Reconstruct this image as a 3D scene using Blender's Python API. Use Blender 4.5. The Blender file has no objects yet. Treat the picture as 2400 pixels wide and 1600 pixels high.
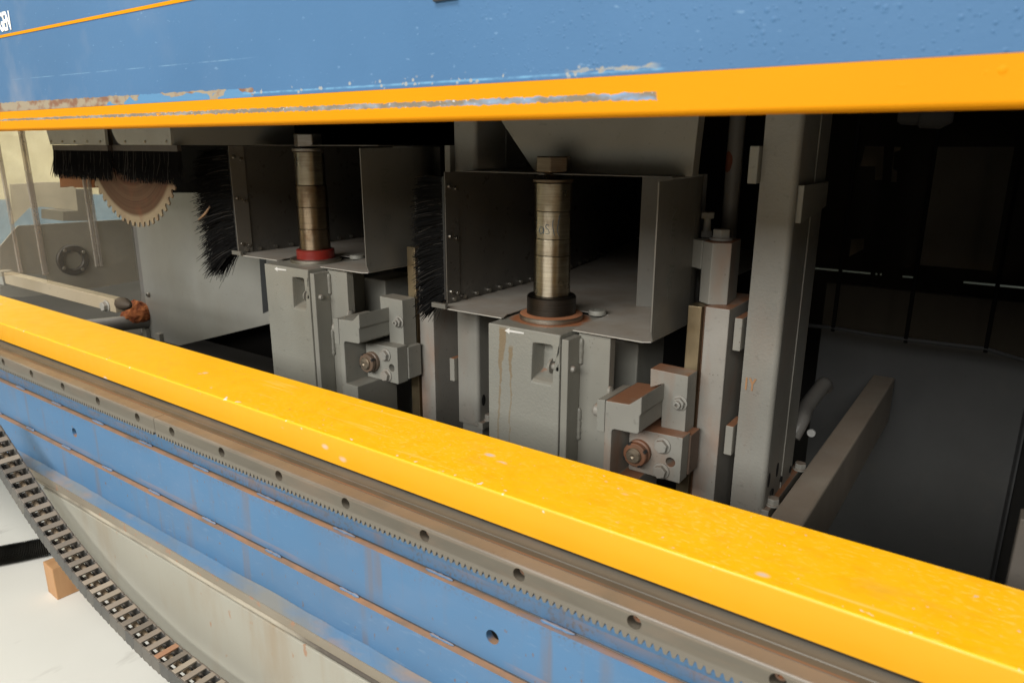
import bpy, bmesh, math, random
from mathutils import Vector, Matrix, noise
random.seed(7)
sc = bpy.context.scene
COL = sc.collection
R = math.radians

# ------------------------------------------------------------------ camera, world, lamps, exposure
# metres; X runs along the machine, Y into it, Z up; the lens is the origin and the workshop floor lies 1.1 m below it
FLOOR = -1.1
YAW, PITCH, ROLL, FPX = 0.61793918, 0.26669832, 0.00317951, 1672.83
fw = Vector((-math.sin(YAW)*math.cos(PITCH), math.cos(YAW)*math.cos(PITCH), -math.sin(PITCH)))
rt = Vector((math.cos(YAW), math.sin(YAW), 0)); up = rt.cross(fw)
rt, up = rt*math.cos(ROLL)+up*math.sin(ROLL), up*math.cos(ROLL)-rt*math.sin(ROLL)
cd = bpy.data.cameras.new('camera'); cam = bpy.data.objects.new('camera', cd); COL.objects.link(cam)
cam.matrix_world = Matrix(((rt.x, up.x, -fw.x, 0), (rt.y, up.y, -fw.y, 0), (rt.z, up.z, -fw.z, 0), (0, 0, 0, 1)))
cd.sensor_width = 36; cd.lens = FPX/2400*36; cd.clip_start = .02; cd.clip_end = 60
cd.dof.use_dof = True; cd.dof.focus_distance = 1.02; cd.dof.aperture_fstop = 10
sc.camera = cam

w = bpy.data.worlds.new('World'); sc.world = w; w.use_nodes = True
bg = w.node_tree.nodes['Background']; bg.inputs[0].default_value = (1, .87, .68, 1); bg.inputs[1].default_value = .15

def lamp(name, loc, target, power, sx, sy, col):
    l = bpy.data.lights.new(name, 'AREA'); l.shape = 'RECTANGLE'; l.size = sx; l.size_y = sy; l.energy = power; l.color = col
    o = bpy.data.objects.new(name, l); COL.objects.link(o); o.location = loc
    o.rotation_euler = (Vector(target)-Vector(loc)).to_track_quat('-Z', 'Y').to_euler()
    return o
lamp('workshop_window', (-.35, -2.9, 1.38), (-.5, .6, -.2), 180, 3.8, 1.1, (1, .985, .945))
lamp('ceiling_lamp', (-.7, -1.15, 2.5), (-.5, .5, -.3), 128, 1.8, .8, (1, .98, .93))
lamp('lamp_behind_machine', (-.4, 2.15, 1.1), (-.4, 2.75, -.3), 3.2, .8, .3, (1, .95, .88))
lamp('wall_fill_lamp', (-2.2, 1.3, 1.3), (-3.6, 1.5, .0), 58, 1.4, 1.4, (1, .97, .92))  # unseen lamp added to brighten the far wall

sc.view_settings.view_transform = 'Standard'; sc.view_settings.look = 'None'
sc.view_settings.exposure = -.07; sc.view_settings.gamma = 1; sc.view_settings.use_curve_mapping = False
sc.cycles.max_bounces = 8; sc.cycles.use_denoising = True; sc.cycles.transparent_max_bounces = 12

# ------------------------------------------------------------------ measuring: the point where a sight line meets a known plane
def at(p, X=None, Y=None, Z=None):
    d = rt*((p[0]-1200)/FPX) - up*((p[1]-800)/FPX) + fw
    if X is not None: return d*(X/d.x)
    if Y is not None: return d*(Y/d.y)
    return d*(Z/d.z)
def survey(ox, oy, s): return lambda x, y: (ox+x/s, oy+y/s)
SE, SH, SD = survey(1120, 720, 3.92), survey(1350, 840, 4.355), survey(960, 360, 3.459)
SF, SG, SI = survey(1560, 260, 4.9), survey(1560, 540, 6.03), survey(1640, 1000, 6.533)
SJ, SK, SA = survey(0, 290, 3.646), survey(0, 533, 2.94), survey(1600, 533, 2.94)

# ------------------------------------------------------------------ material kit
class G:
    def __init__(s, name):
        s.m = bpy.data.materials.new(name); s.m.use_nodes = True; s.t = s.m.node_tree
        s.bsdf = s.t.nodes['Principled BSDF']; s.tc = s.n('ShaderNodeTexCoord').outputs['Object']
        xyz = s.n('ShaderNodeSeparateXYZ'); s.l(s.tc, xyz.inputs[0]); s.x, s.y, s.z = xyz.outputs
        s.h = None
    def n(s, k, **kw):
        nd = s.t.nodes.new(k)
        for a, v in kw.items(): setattr(nd, a, v)
        return nd
    def l(s, a, b):
        if hasattr(a, 'is_output') or hasattr(a, 'node'): s.t.links.new(a, b)
        else: b.default_value = a
    def op(s, o, a, b=0, c=0):
        nd = s.n('ShaderNodeMath', operation=o)
        for i, v in enumerate((a, b, c)): s.l(v, nd.inputs[i])
        return nd.outputs[0]
    def noise(s, scale, detail=3, stretch=(1, 1, 1), off=(0, 0, 0), rough=.55):
        mp = s.n('ShaderNodeMapping'); mp.inputs['Scale'].default_value = stretch; mp.inputs['Location'].default_value = off; s.l(s.tc, mp.inputs[0])
        nd = s.n('ShaderNodeTexNoise'); s.l(mp.outputs[0], nd.inputs['Vector'])
        nd.inputs['Scale'].default_value = scale; nd.inputs['Detail'].default_value = detail; nd.inputs['Roughness'].default_value = rough
        return nd.outputs[0]
    def voro(s, scale, stretch=(1, 1, 1)):
        mp = s.n('ShaderNodeMapping'); mp.inputs['Scale'].default_value = stretch; s.l(s.tc, mp.inputs[0])
        nd = s.n('ShaderNodeTexVoronoi'); s.l(mp.outputs[0], nd.inputs['Vector']); nd.inputs['Scale'].default_value = scale
        return nd.outputs[0], nd.outputs[1]
    def ramp(s, v, lo, hi, a=0., b=1.):
        nd = s.n('ShaderNodeMapRange'); nd.clamp = True
        s.l(v, nd.inputs[0])
        for i, q in zip((1, 2, 3, 4), (lo, hi, a, b)): s.l(q, nd.inputs[i])
        return nd.outputs[0]
    def band(s, v, lo, hi, soft):
        return s.op('MULTIPLY', s.ramp(v, s.op('SUBTRACT', lo, soft), lo), s.ramp(v, hi, s.op('ADD', hi, soft), 1, 0))
    def mul(s, *a):
        r = a[0]
        for b in a[1:]: r = s.op('MULTIPLY', r, b)
        return r
    def mix(s, f, a, b):
        nd = s.n('ShaderNodeMix', data_type='RGBA')
        s.l(f, nd.inputs[0])
        for v, i in ((a, 6), (b, 7)):
            if isinstance(v, tuple): v = tuple(v)+((1,) if len(v) == 3 else ())
            s.l(v, nd.inputs[i])
        return nd.outputs[2]
    def upness(s, lo=.6, hi=.95):
        g = s.n('ShaderNodeNewGeometry'); q = s.n('ShaderNodeSeparateXYZ'); s.l(g.outputs['Normal'], q.inputs[0])
        return s.ramp(q.outputs[2], lo, hi)
    def bump(s, h, strength, dist):
        b = s.n('ShaderNodeBump'); b.inputs['Strength'].default_value = strength; b.inputs['Distance'].default_value = dist
        s.l(h, b.inputs['Height'])
        if s.h is not None: s.l(s.h, b.inputs['Normal'])
        s.h = b.outputs[0]; s.l(s.h, s.bsdf.inputs['Normal'])
    def done(s, col, rough=.5, metal=0., spec=.5):
        if isinstance(col, tuple): col = tuple(col)+((1,) if len(col) == 3 else ())
        s.l(col, s.bsdf.inputs['Base Color']); s.l(rough, s.bsdf.inputs['Roughness']); s.l(metal, s.bsdf.inputs['Metallic'])
        s.bsdf.inputs['Specular IOR Level'].default_value = spec
        return s.m

RUST = (.31, .135, .066); DUST = (.33, .27, .205)

def paint(name, col, rough=.45, peel=.0, dust=0., rust=0., mott=.12, chips=0., rust_col=RUST, vary=0):
    g = G(name)
    n1 = g.noise(9, 4); n2 = g.noise(60, 3)
    c = g.mix(g.ramp(n1, .3, .7), tuple(v*(1-mott) for v in col), tuple(min(1, v*(1+mott*.6)) for v in col))
    c = g.mix(g.mul(g.ramp(g.noise(6.5, 5, (1, 1, .5), (3, 8, 1)), .5, .78), .3), c, tuple(v*q for v, q in zip(col, (.62, .54, .42))))
    c = g.mix(g.mul(g.ramp(g.noise(120, 3, off=(1, 5, 9)), .64, .72), .3), c, tuple(v*.4 for v in col))
    if dust:
        c = g.mix(g.mul(g.upness(), g.ramp(g.noise(24, 4, off=(3, 1, 0)), .3, .65), dust), c, DUST)
        c = g.mix(g.mul(g.ramp(g.noise(14, 5, off=(5, 2, 7)), .55, .8), dust*.35), c, DUST)
    if rust:
        c = g.mix(g.mul(g.upness(), g.ramp(g.noise(16, 4), .28, .5), rust), c, rust_col)
        c = g.mix(g.mul(g.ramp(g.noise(18, 6, (1, 1, .35), (9, 0, 2)), .53, .75), rust*.6), c, rust_col)
        c = g.mix(g.mul(g.ramp(g.noise(260, 2), .66, .74), g.ramp(g.noise(12, 2, off=(2, 2, 2)), .45, .6), rust*.8), c, (.1, .04, .02))
    if chips:
        d, cc = g.voro(170)
        c = g.mix(g.mul(g.ramp(d, .12, .2, 1, 0), g.ramp(g.noise(20, 2, off=(1, 4, 4)), .62, .66), chips), c, (.09, .07, .05))
    if vary:
        oi = g.n('ShaderNodeObjectInfo').outputs['Random']
        c = g.mix(g.mul(oi, vary), c, tuple(v*.35 for v in col)); c = g.mix(g.mul(g.ramp(g.op('FRACT', g.mul(oi, 7.3)), .5, 1), vary*.7), c, (.40, .34, .26))
    if peel: g.bump(g.noise(330, 2), peel, .0012)
    g.bump(n2, .06, .002)
    return g.done(c, g.ramp(n2, .2, .8, rough-.06, rough+.08))

M = {}
M['grey'] = paint('grey_paint', (.29, .285, .25), .5, .0, .5, 0, .1, .5)
M['grey_cast'] = paint('grey_cast_paint', (.30, .295, .255), .5, .42, .55, 0, .08, .3)
M['grey_rust'] = paint('grey_paint_with_brick_dust', (.30, .29, .255), .55, .12, .5, .95, .12, .5)
M['grey_clean'] = paint('grey_sheet_paint', (.29, .285, .255), .42, 0, .15, 0, .07)
M['hood_grey'] = paint('hood_sheet_paint', (.165, .158, .138), .38, 0, .55, 0, .1)
M['dark'] = paint('dark_sheet', (.032, .032, .032), .35, 0, 0, 0, .2)
gb = G('matte_black'); M['black_back'] = gb.done(gb.mix(gb.noise(6, 3), (.004, .004, .004), (.008, .007, .006)), .9, 0, .03)
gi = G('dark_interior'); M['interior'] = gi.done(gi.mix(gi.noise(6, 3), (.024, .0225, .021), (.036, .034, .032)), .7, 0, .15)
M['panel_dark'] = paint('dark_grey_panel', (.085, .086, .086), .5, 0, .2, 0, .1, .4)
M['dust'] = paint('brick_dust', (.42, .165, .07), .95, .3, 0, 0, .25)
M['taupe'] = paint('dusty_beam_paint', (.40, .345, .28), .7, .05, .4, .12, .15)
M['rear_cover'] = paint('brown_rear_cover', (.07, .06, .05), .7)
M['cream'] = paint('cream_paint', (.42, .35, .245), .45, 0, .1, 0, .06)
M['black_plastic'] = paint('black_plastic', (.035, .034, .032), .5, 0, .85, 0, .2)
M['link'] = paint('dusty_black_plastic', (.05, .049, .046), .5, .05, .28, .04, .3, vary=.15)
M['cable_tan'] = paint('dusty_tan_cable', (.30, .225, .15), .8)
M['cable_grey'] = paint('dusty_grey_cable', (.05, .045, .04), .6, 0, .4)
M['red'] = paint('red_ring', (.22, .016, .01), .35, 0, .2, 0, .4, .9)
M['white'] = paint('white_decal', (.8, .79, .76), .5, 0, 0, 0, .03)
M['blue_weld'] = paint('blue_paint_weld', (.066, .155, .29), .45, .4, .35, .55, .25, .8, (.27, .16, .09))
M['orange_mark'] = paint('orange_marker', (.42, .225, .11), .7)
M['ink'] = paint('marker_ink', (.15, .152, .13), .5)
M['ink_blue'] = paint('blue_marker_ink', (.02, .07, .13), .5)
M['chip_tan'] = paint('orange_offcut', (.33, .13, .045), .8)

def metal(name, col, rough=.3, streak=(1, 1, 30), tint=(.12, .06, .025), tamt=.5, rings=0, turned=0):
    g = G(name)
    if turned:
        tg = g.n('ShaderNodeTangent', direction_type='RADIAL', axis='Z'); g.l(tg.outputs[0], g.bsdf.inputs['Tangent'])
        g.bsdf.inputs['Anisotropic'].default_value = turned; g.bsdf.inputs['Anisotropic Rotation'].default_value = .25
    n = g.noise(22, 5, streak)
    c = g.mix(g.ramp(n, .35, .75), col, tuple(v*.62 for v in col))
    c = g.mix(g.mul(g.ramp(g.noise(34, 5, off=(4, 4, 4)), .5, .72), tamt), c, tint)
    if rings: g.bump(g.noise(rings, 2, (.3, .3, 8)), .35, .0004)
    if not turned: g.bump(g.noise(240, 2), .1, .0006)
    return g.done(c, g.ramp(g.noise(30, 4, off=(1, 1, 1)), .3, .75, rough-.05, rough+.16), 1.)
M['spindle'] = metal('worn_spindle_steel', (.46, .41, .315), .3, turned=.85)
M['spindle_rough'] = metal('turned_spindle_steel', (.42, .37, .28), .3, tamt=.6, rings=420, turned=.85)
M['spindle_brown'] = metal('stained_spindle_steel', (.30, .235, .16), .33, tamt=.9, turned=.8)
M['nut'] = metal('brown_nut_steel', (.2, .155, .11), .4)
M['nut_grey'] = metal('worn_grey_nut_steel', (.42, .39, .35), .45)
M['collar'] = metal('blackened_collar', (.075, .068, .06), .36, tamt=.2)
M['steel'] = metal('bare_steel', (.45, .41, .34), .4)
M['bolt'] = paint('painted_bolt', (.33, .32, .285), .4, 0, .5, .25, .1)
M['brass_rail'] = metal('worn_guide_steel', (.40, .32, .2), .45, (1, 1, .08), tamt=.35)
M['blade'] = None
M['screw'] = metal('zinc_screw', (.55, .52, .46), .35)

def m_yellow(top):
    g = G('yellow_beam_paint' if top else 'yellow_band_paint')
    base = (.66, .315, .003) if top else (.54, .212, .003)
    c = g.mix(g.ramp(g.noise(7, 3), .3, .7), tuple(v*.93 for v in base), base)
    if top:
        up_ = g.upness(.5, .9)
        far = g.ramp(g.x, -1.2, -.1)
        c = g.mix(g.mul(up_, g.ramp(g.noise(5, 3, off=(4, 4, 0)), .15, .4, .55, 1.)), c, (.79, .40, .003))  # upward faces painted lighter, standing in for stronger light from above
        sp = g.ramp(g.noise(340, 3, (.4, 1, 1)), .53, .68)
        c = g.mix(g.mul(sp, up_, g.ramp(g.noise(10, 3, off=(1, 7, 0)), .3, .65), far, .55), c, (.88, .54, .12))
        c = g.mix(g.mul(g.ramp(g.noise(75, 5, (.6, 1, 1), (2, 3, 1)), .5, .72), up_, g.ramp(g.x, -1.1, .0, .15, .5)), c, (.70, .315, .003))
        c = g.mix(g.mul(g.ramp(g.noise(210, 2, off=(5, 0, 0)), .70, .76), up_, .7), c, (.5, .43, .38))
        d, cc = g.voro(55, (.55, 1, 1))
        sel = g.ramp(g.noise(17, 2, off=(8, 1, 1)), .60, .64)
        c = g.mix(g.mul(g.ramp(d, .1, .22, 1, 0), sel, .75), c, (.52, .45, .43))
        c = g.mix(g.mul(g.ramp(g.noise(60, 4, (.08, 1.6, 1), (1, 9, 2)), .60, .70), up_, g.ramp(g.noise(8, 2, off=(6, 6, 6)), .45, .6), .35), c, (.90, .60, .22))
        c = g.mix(g.mul(g.ramp(g.noise(18, 5, (.5, 1, 1), (4, 2, 9)), .63, .74), up_, .4), c, (.50, .27, .05))
        # bare chips along the front arris
        arris = g.band(g.z, -.2855, -.2795, .0012)
        edge = g.band(g.y, .438, .447, .001)
        c = g.mix(g.mul(arris, edge, g.ramp(g.noise(95, 2, off=(0, 2, 5)), .66, .70)), c, (.62, .56, .5))
        g.bump(g.noise(420, 2), .1, .0006)
        return g.done(c, g.ramp(g.noise(40, 3), .3, .7, .4, .56))
    n = g.noise(240, 4); nb = g.noise(70, 4, (.35, 1, 1))
    # long scrape through the band, rubbed to primer and blue
    mid = g.ramp(g.x, -1.15, -.2, .0318, .0298)
    dz = g.op('ABSOLUTE', g.op('SUBTRACT', g.z, mid))
    half = g.op('ADD', g.ramp(g.x, -1.1, -.2, .0013, .0021), g.mul(g.op('SUBTRACT', n, .5), .0042))
    scr = g.mul(g.op('LESS_THAN', dz, half), g.op('LESS_THAN', g.x, g.op('ADD', -.193, g.mul(g.op('SUBTRACT', n, .5), .01))))
    scr = g.mul(scr, g.op('GREATER_THAN', g.op('ADD', nb, g.ramp(g.x, -.75, -.5, 0, .2)), .36))
    sc_c = g.mix(g.ramp(g.noise(120, 3, (.4, 1, 1)), .42, .62), (.16, .135, .10), g.mix(g.ramp(g.x, -.5, -.22), (.22, .21, .19), (.16, .25, .38)))
    sc_c = g.mix(g.ramp(g.noise(400, 2), .64, .7), sc_c, (.45, .46, .48))
    c = g.mix(scr, c, sc_c)
    # blisters and dark pinholes
    d, cc = g.voro(160)
    c = g.mix(g.mul(g.ramp(d, .1, .16, 1, 0), g.ramp(g.noise(30, 2), .63, .67), .5), c, (.42, .2, .02))
    d2, c2 = g.voro(95)
    g.bump(g.mul(g.ramp(d2, .02, .26, 1, 0), g.ramp(g.noise(26, 2, off=(2, 2, 2)), .52, .6), g.ramp(g.x, -.3, -.05)), .5, .002)
    g.bump(scr, -.35, .0008)
    g.bump(g.noise(300, 2), .08, .0008)
    return g.done(c, .55, 0, .06)
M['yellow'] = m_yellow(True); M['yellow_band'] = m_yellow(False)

def m_hood_blue():
    g = G('blue_hood_paint')
    c = g.mix(g.ramp(g.noise(5, 4), .3, .7), (.044, .110, .215), (.052, .125, .24))
    c = g.mix(g.mul(g.ramp(g.x, -.62, -1.1), g.ramp(g.noise(8, 4, (1, 1, .8), (2, 0, 1)), .46, .7), .6), c, (.24, .245, .27))
    c = g.mix(g.mul(g.ramp(g.noise(330, 2, (.4, 1, 1)), .70, .76), .35), c, (.17, .28, .40))
    zb = g.ramp(g.x, -1.14, -.19, .0426, .0421)
    n = g.noise(210, 4, (.5, 1, 1)); nb = g.noise(46, 4, (.4, 1, 1))
    h = g.op('SUBTRACT', g.z, zb)
    # broad scrape at the left end, bare metal and rust
    hh = g.op('ADD', g.ramp(g.x, -1.14, -.6, .0112, .0078), g.mul(g.op('SUBTRACT', n, .5), .005))
    w1 = g.mul(g.op('LESS_THAN', h, hh), g.op('LESS_THAN', g.x, g.op('ADD', -.588, g.mul(g.op('SUBTRACT', n, .5), .012))))
    bare = g.op('GREATER_THAN', g.op('ADD', nb, g.ramp(g.x, -.9, -.76, .16, -.04)), g.op('ADD', .47, g.ramp(h, .0, .009, .07, -.1)))
    c = g.mix(w1, c, (.07, .175, .305))
    c = g.mix(g.mul(w1, bare), c, g.mix(g.ramp(g.noise(90, 4, (.6, 1, 1), (3, 3, 3)), .46, .62), (.235, .195, .14), (.16, .08, .05)))
    # thin pale rub line with chips on to the right
    lz = g.ramp(g.x, -.6, -.19, .0034, .0026)
    d = g.op('ABSOLUTE', g.op('SUBTRACT', h, lz))
    in_x = g.band(g.x, -.6, -.19, .004)
    c = g.mix(g.mul(in_x, g.ramp(d, .0003, .0011, 1, 0), g.ramp(n, .3, .6), .75), c, (.13, .29, .44))
    vd, vc = g.voro(190)
    c = g.mix(g.mul(in_x, g.ramp(g.op('ABSOLUTE', g.op('SUBTRACT', h, .004)), .002, .005, 1, 0), g.op('LESS_THAN', vd, .3), g.op('GREATER_THAN', g.noise(60, 2), .56)), c, (.24, .25, .25))
    patch = g.mul(g.band(g.x, -.252, -.196, .006), g.op('LESS_THAN', g.op('ABSOLUTE', g.op('SUBTRACT', h, .0044)), g.op('ADD', .0009, g.mul(g.op('SUBTRACT', n, .45), .008))))
    c = g.mix(patch, c, g.mix(g.ramp(g.noise(130, 3), .4, .6), (.235, .215, .18), (.16, .20, .24)))
    # one long faint scratch
    sd = g.op('ABSOLUTE', g.op('SUBTRACT', g.z, g.ramp(g.x, -1.1, -.6, .0805, .0755)))
    c = g.mix(g.mul(g.ramp(sd, .0002, .0006, 1, 0), g.band(g.x, -1.05, -.62, .05), g.ramp(g.noise(90, 3, (.4, 1, 1)), .42, .6), .45), c, (.20, .33, .43))
    # paint blisters, thick at the right
    for sc_, off, st in ((150, (0, 0, 0), .4), (230, (4, 4, 4), .45), (330, (2, 4, 1), .4)):
        vd, vc = g.voro(sc_)
        g.bump(g.mul(g.ramp(vd, .02, .27, 1, 0), g.ramp(g.noise(sc_*.45, 2, off=off), .50, .58), g.ramp(g.x, -.45, -.12)), st, .0014)
    g.bump(g.noise(260, 2), .1, .0012)
    return g.done(c, .55, 0, .2)
M['blue_hood'] = m_hood_blue()

def m_bed_blue():
    g = G('blue_bed_paint')
    c = g.mix(g.ramp(g.noise(4, 4), .3, .7), (.050, .130, .245), (.064, .150, .275))
    up_ = g.upness(.5, .9)
    c = g.mix(g.mul(g.ramp(g.noise(6, 5, (.7, 1, 1.4), (7, 2, 3)), .48, .7), .5), c, (.075, .125, .205))
    c = g.mix(g.mul(g.ramp(g.noise(240, 3, (.25, 1, 1)), .6, .72), g.ramp(g.noise(9, 3, off=(0, 6, 1)), .45, .65), .5), c, (.13, .20, .30))
    c = g.mix(g.mul(g.ramp(g.noise(26, 5, (.5, 1, 1)), .5, .72), .25), c, (.11, .17, .27))
    # oily black speckle below the rack
    c = g.mix(g.mul(g.band(g.z, -.372, -.33, .012), g.ramp(g.noise(300, 3), .5, .66), g.ramp(g.noise(14, 4, (1, 1, .6)), .36, .56), .85), c, (.085, .085, .09))
    # runs of brown water
    st = g.noise(46, 4, (1, 1, .06)); br = g.noise(9, 3, off=(3, 3, 0))
    c = g.mix(g.mul(g.ramp(st, .53, .66), g.ramp(br, .40, .56), .55), c, (.125, .105, .105))
    c = g.mix(g.mul(g.ramp(g.noise(170, 2, (1, 1, .5)), .69, .75), .8), c, (.13, .08, .06))
    # brick dust swept down from the steps
    for z0 in (-.3595, -.4235):
        k = g.mul(g.ramp(g.z, z0-.009, z0), g.op('LESS_THAN', g.z, z0+.0005), g.ramp(g.noise(22, 4, (.6, 1, 1)), .42, .62))
        c = g.mix(g.mul(k, .4), c, (.26, .155, .10))
    c = g.mix(g.mul(up_, g.ramp(g.noise(20, 4, (.5, 1, 1)), .2, .4)), c, g.mix(g.ramp(g.noise(60, 4, (.5, 1, 1)), .4, .65), (.285, .155, .085), (.19, .125, .085)))
    g.bump(g.noise(180, 3), .1, .001)
    return g.done(c, .5, 0, .3)
M['blue_bed'] = m_bed_blue()

def m_ledge():
    g = G('dusty_blue_ledge')
    c = g.mix(g.ramp(g.noise(13, 5, (.4, 1, 1)), .38, .62), (.060, .145, .262), (.155, .155, .145))
    c = g.mix(g.mul(g.ramp(g.noise(30, 4, (.5, 1, 1), (2, 2, 2)), .50, .68), .6), c, (.27, .17, .105))
    g.bump(g.noise(60, 4), .25, .003)
    return g.done(c, .55)
M['ledge'] = m_ledge()

def m_skirt():
    g = G('stained_grey_skirt')
    c = g.mix(g.ramp(g.noise(5, 4), .3, .7), (.245, .235, .195), (.27, .26, .22))
    top = g.ramp(g.z, -.60, -.5)
    run = g.noise(42, 5, (1, 1, .05), (1, 0, 0))
    c = g.mix(g.mul(top, g.ramp(run, .5, .7), g.ramp(g.noise(7, 2), .42, .6), .6), c, (.21, .155, .095))
    c = g.mix(g.mul(g.ramp(g.noise(75, 3, (1, 1, .45)), .68, .73), .85), c, (.25, .13, .07))
    c = g.mix(g.mul(g.ramp(g.noise(19, 4, (1, 1, .3), (6, 6, 6)), .54, .72), .4), c, (.22, .165, .105))
    g.bump(g.noise(240, 2), .1, .001)
    return g.done(c, .5)
M['skirt'] = m_skirt()
def m_trim():
    g = G('dusty_brown_trim')
    c = g.mix(g.ramp(g.noise(10, 5, (.4, 1, 1)), .35, .65), (.155, .13, .095), (.205, .18, .14))
    c = g.mix(g.mul(g.ramp(g.noise(90, 3), .62, .70), .7), c, (.27, .13, .07))
    g.bump(g.noise(200, 3), .15, .001)
    return g.done(c, .6)
M['trim'] = m_trim()
def m_seam():
    g = G('black_rubber_seam')
    c = g.mix(g.ramp(g.noise(16, 5, (.3, 1, 1)), .4, .6), (.055, .045, .035), (.30, .27, .21))
    g.bump(g.noise(160, 4, (.2, 1, 1)), .4, .002)
    return g.done(c, .6)
M['seam'] = m_seam()

def m_rack(face):
    g = G('gear_rack_steel' if face else 'dusty_rail_steel')
    n = g.noise(18, 5, (.25, 1, 1))
    c = g.mix(g.ramp(n, .35, .68), *(((.125, .111, .086), (.082, .072, .056)) if face else ((.092, .082, .067), (.056, .05, .04))))
    c = g.mix(g.mul(g.ramp(g.noise(36, 5, (.3, 1, 1), (1, 2, 3)), .52, .72), .4), c, (.20, .13, .085))
    if face:
        c = g.mix(g.ramp(g.z, -.3335, -.332, .75, 0), c, (.15, .135, .11))
        c = g.mix(g.mul(g.ramp(g.z, -.322, -.3195), .4), c, (.30, .24, .18))
    else:
        line = g.band(g.y, .4225, .4238, .0007)
        c = g.mix(g.mul(line, g.ramp(g.noise(30, 3, (.3, 1, 1)), .3, .6), .7), c, (.22, .10, .052))
        c = g.mix(g.mul(g.band(g.y, .4385, .445, .001), g.ramp(g.noise(40, 4, (.45, 1, 1)), .53, .58)), c, (.045, .042, .03))
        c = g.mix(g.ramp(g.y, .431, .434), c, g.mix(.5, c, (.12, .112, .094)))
    g.bump(g.noise(120, 3, (.3, 1, 1)), .12, .001)
    return g.done(c, g.ramp(n, .3, .7, .42, .6), .25)
M['rack_top'] = paint('rubbed_rack_edge', (.135, .115, .09), .4, 0, 0, .35, .3, .4, (.21, .135, .09));  M['rack'] = m_rack(True); M['rail'] = m_rack(False)

def m_housing(cx, cy, zt):
    # cast housing: dust ring round the spindle on top, two brown runs down the front
    g = G('cast_housing_with_runs')
    c = g.mix(g.ramp(g.noise(7, 4), .3, .7), (.275, .27, .235), (.305, .30, .26))
    c = g.mix(g.mul(g.upness(), g.ramp(g.noise(20, 4), .3, .6), .55), c, DUST)
    r = g.op('SQRT', g.op('ADD', g.op('POWER', g.op('SUBTRACT', g.x, cx), 2), g.op('POWER', g.op('SUBTRACT', g.y, cy), 2)))
    rr = g.op('ADD', r, g.mul(g.op('SUBTRACT', g.noise(60, 4), .5), .02))
    c = g.mix(g.mul(g.upness(), g.ramp(rr, .049, .056, 1, 0)), c, (.42, .165, .075))
    d = g.op('SUBTRACT', zt, g.z)
    for x0, drift, lo, hi, wd in ((cx-.0305, -.05, .006, .27, .0024), (cx-.0155, -.02, .03, .27, .0016)):
        xx = g.op('ADD', x0, g.mul(d, drift)); wob = g.mul(g.op('SUBTRACT', g.noise(26, 3, (.1, .1, 1), (x0*50, 0, 0)), .5), .014)
        dist = g.op('ABSOLUTE', g.op('SUBTRACT', g.x, g.op('ADD', xx, wob)))
        half = g.op('ADD', g.ramp(d, .02, .075, wd*2.3, wd*.55), g.mul(g.op('SUBTRACT', g.noise(190, 3), .5), .0035))
        c = g.mix(g.mul(g.ramp(g.op('SUBTRACT', dist, half), -.0005, .0007, 1, 0), g.band(d, lo, hi, .006), g.ramp(d, .02, .16, .75, .5)), c, (.235, .16, .075))
    g.bump(g.noise(300, 2), .5, .0014)
    g.bump(g.noise(70, 3), .15, .002)
    return g.done(c, .48)

def m_blade():
    g = G('saw_blade_steel')
    cx, cz = -1.34, .028
    r = g.op('SQRT', g.op('ADD', g.op('POWER', g.op('SUBTRACT', g.x, cx), 2), g.op('POWER', g.op('SUBTRACT', g.z, cz), 2)))
    mp = g.n('ShaderNodeCombineXYZ'); g.l(g.mul(r, 110), mp.inputs[0])
    nd = g.n('ShaderNodeTexNoise'); g.l(mp.outputs[0], nd.inputs['Vector']); nd.inputs['Scale'].default_value = 1; nd.inputs['Detail'].default_value = 5
    c = g.mix(g.ramp(nd.outputs[0], .35, .65), (.055, .024, .013), (.115, .072, .043))
    c = g.mix(g.ramp(r, .150, .157), c, (.25, .20, .13))
    c = g.mix(g.mul(g.ramp(g.noise(24, 4), .5, .7), .5), c, (.14, .055, .03))
    return g.done(c, .6, 0, .15)
M['blade'] = m_blade()

def m_wood():
    g = G('pine_block')
    n = g.noise(30, 4, (1, 1, .12))
    c = g.mix(g.ramp(n, .35, .65), (.44, .235, .105), (.53, .30, .145))
    return g.done(c, .65)
M['wood'] = m_wood()
def m_floor():
    g = G('white_floor_coating')
    c = g.mix(g.ramp(g.noise(2.2, 4), .3, .7), (.68, .67, .62), (.74, .73, .68))
    c = g.mix(g.mul(g.ramp(g.noise(16, 4, (1, .35, 1)), .64, .74), .45), c, (.42, .40, .36))
    g.bump(g.noise(30, 3), .05, .004)
    return g.done(c, .45)
M['floor'] = m_floor()
def m_wall(blue_z):
    g = G('two_tone_block_wall')
    n = g.noise(9, 5)
    z2 = g.op('ADD', g.z, g.mul(g.op('SUBTRACT', n, .5), .02))
    c = g.mix(g.op('LESS_THAN', z2, blue_z), g.mix(g.ramp(n, .3, .7), (.47, .43, .28), (.58, .54, .37)), g.mix(g.ramp(n, .3, .7), (.16, .235, .29), (.23, .30, .34)))
    br = g.n('ShaderNodeTexBrick'); mp = g.n('ShaderNodeMapping'); mp.inputs['Rotation'].default_value = (0, R(90), R(90)); g.l(g.tc, mp.inputs[0])
    g.l(mp.outputs[0], br.inputs['Vector']); br.inputs['Scale'].default_value = 2.4; br.inputs['Mortar Size'].default_value = .012
    g.bump(br.outputs['Fac'], -.3, .01); g.bump(g.noise(40, 4), .3, .01)
    return g.done(c, .7)
def m_stone():
    g = G('crumbly_orange_stone')
    n = g.noise(70, 5)
    c = g.mix(g.ramp(n, .38, .62), (.20, .05, .016), (.50, .17, .055))
    g.bump(n, .9, .006)
    return g.done(c, .95)
M['stone'] = m_stone()
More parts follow.
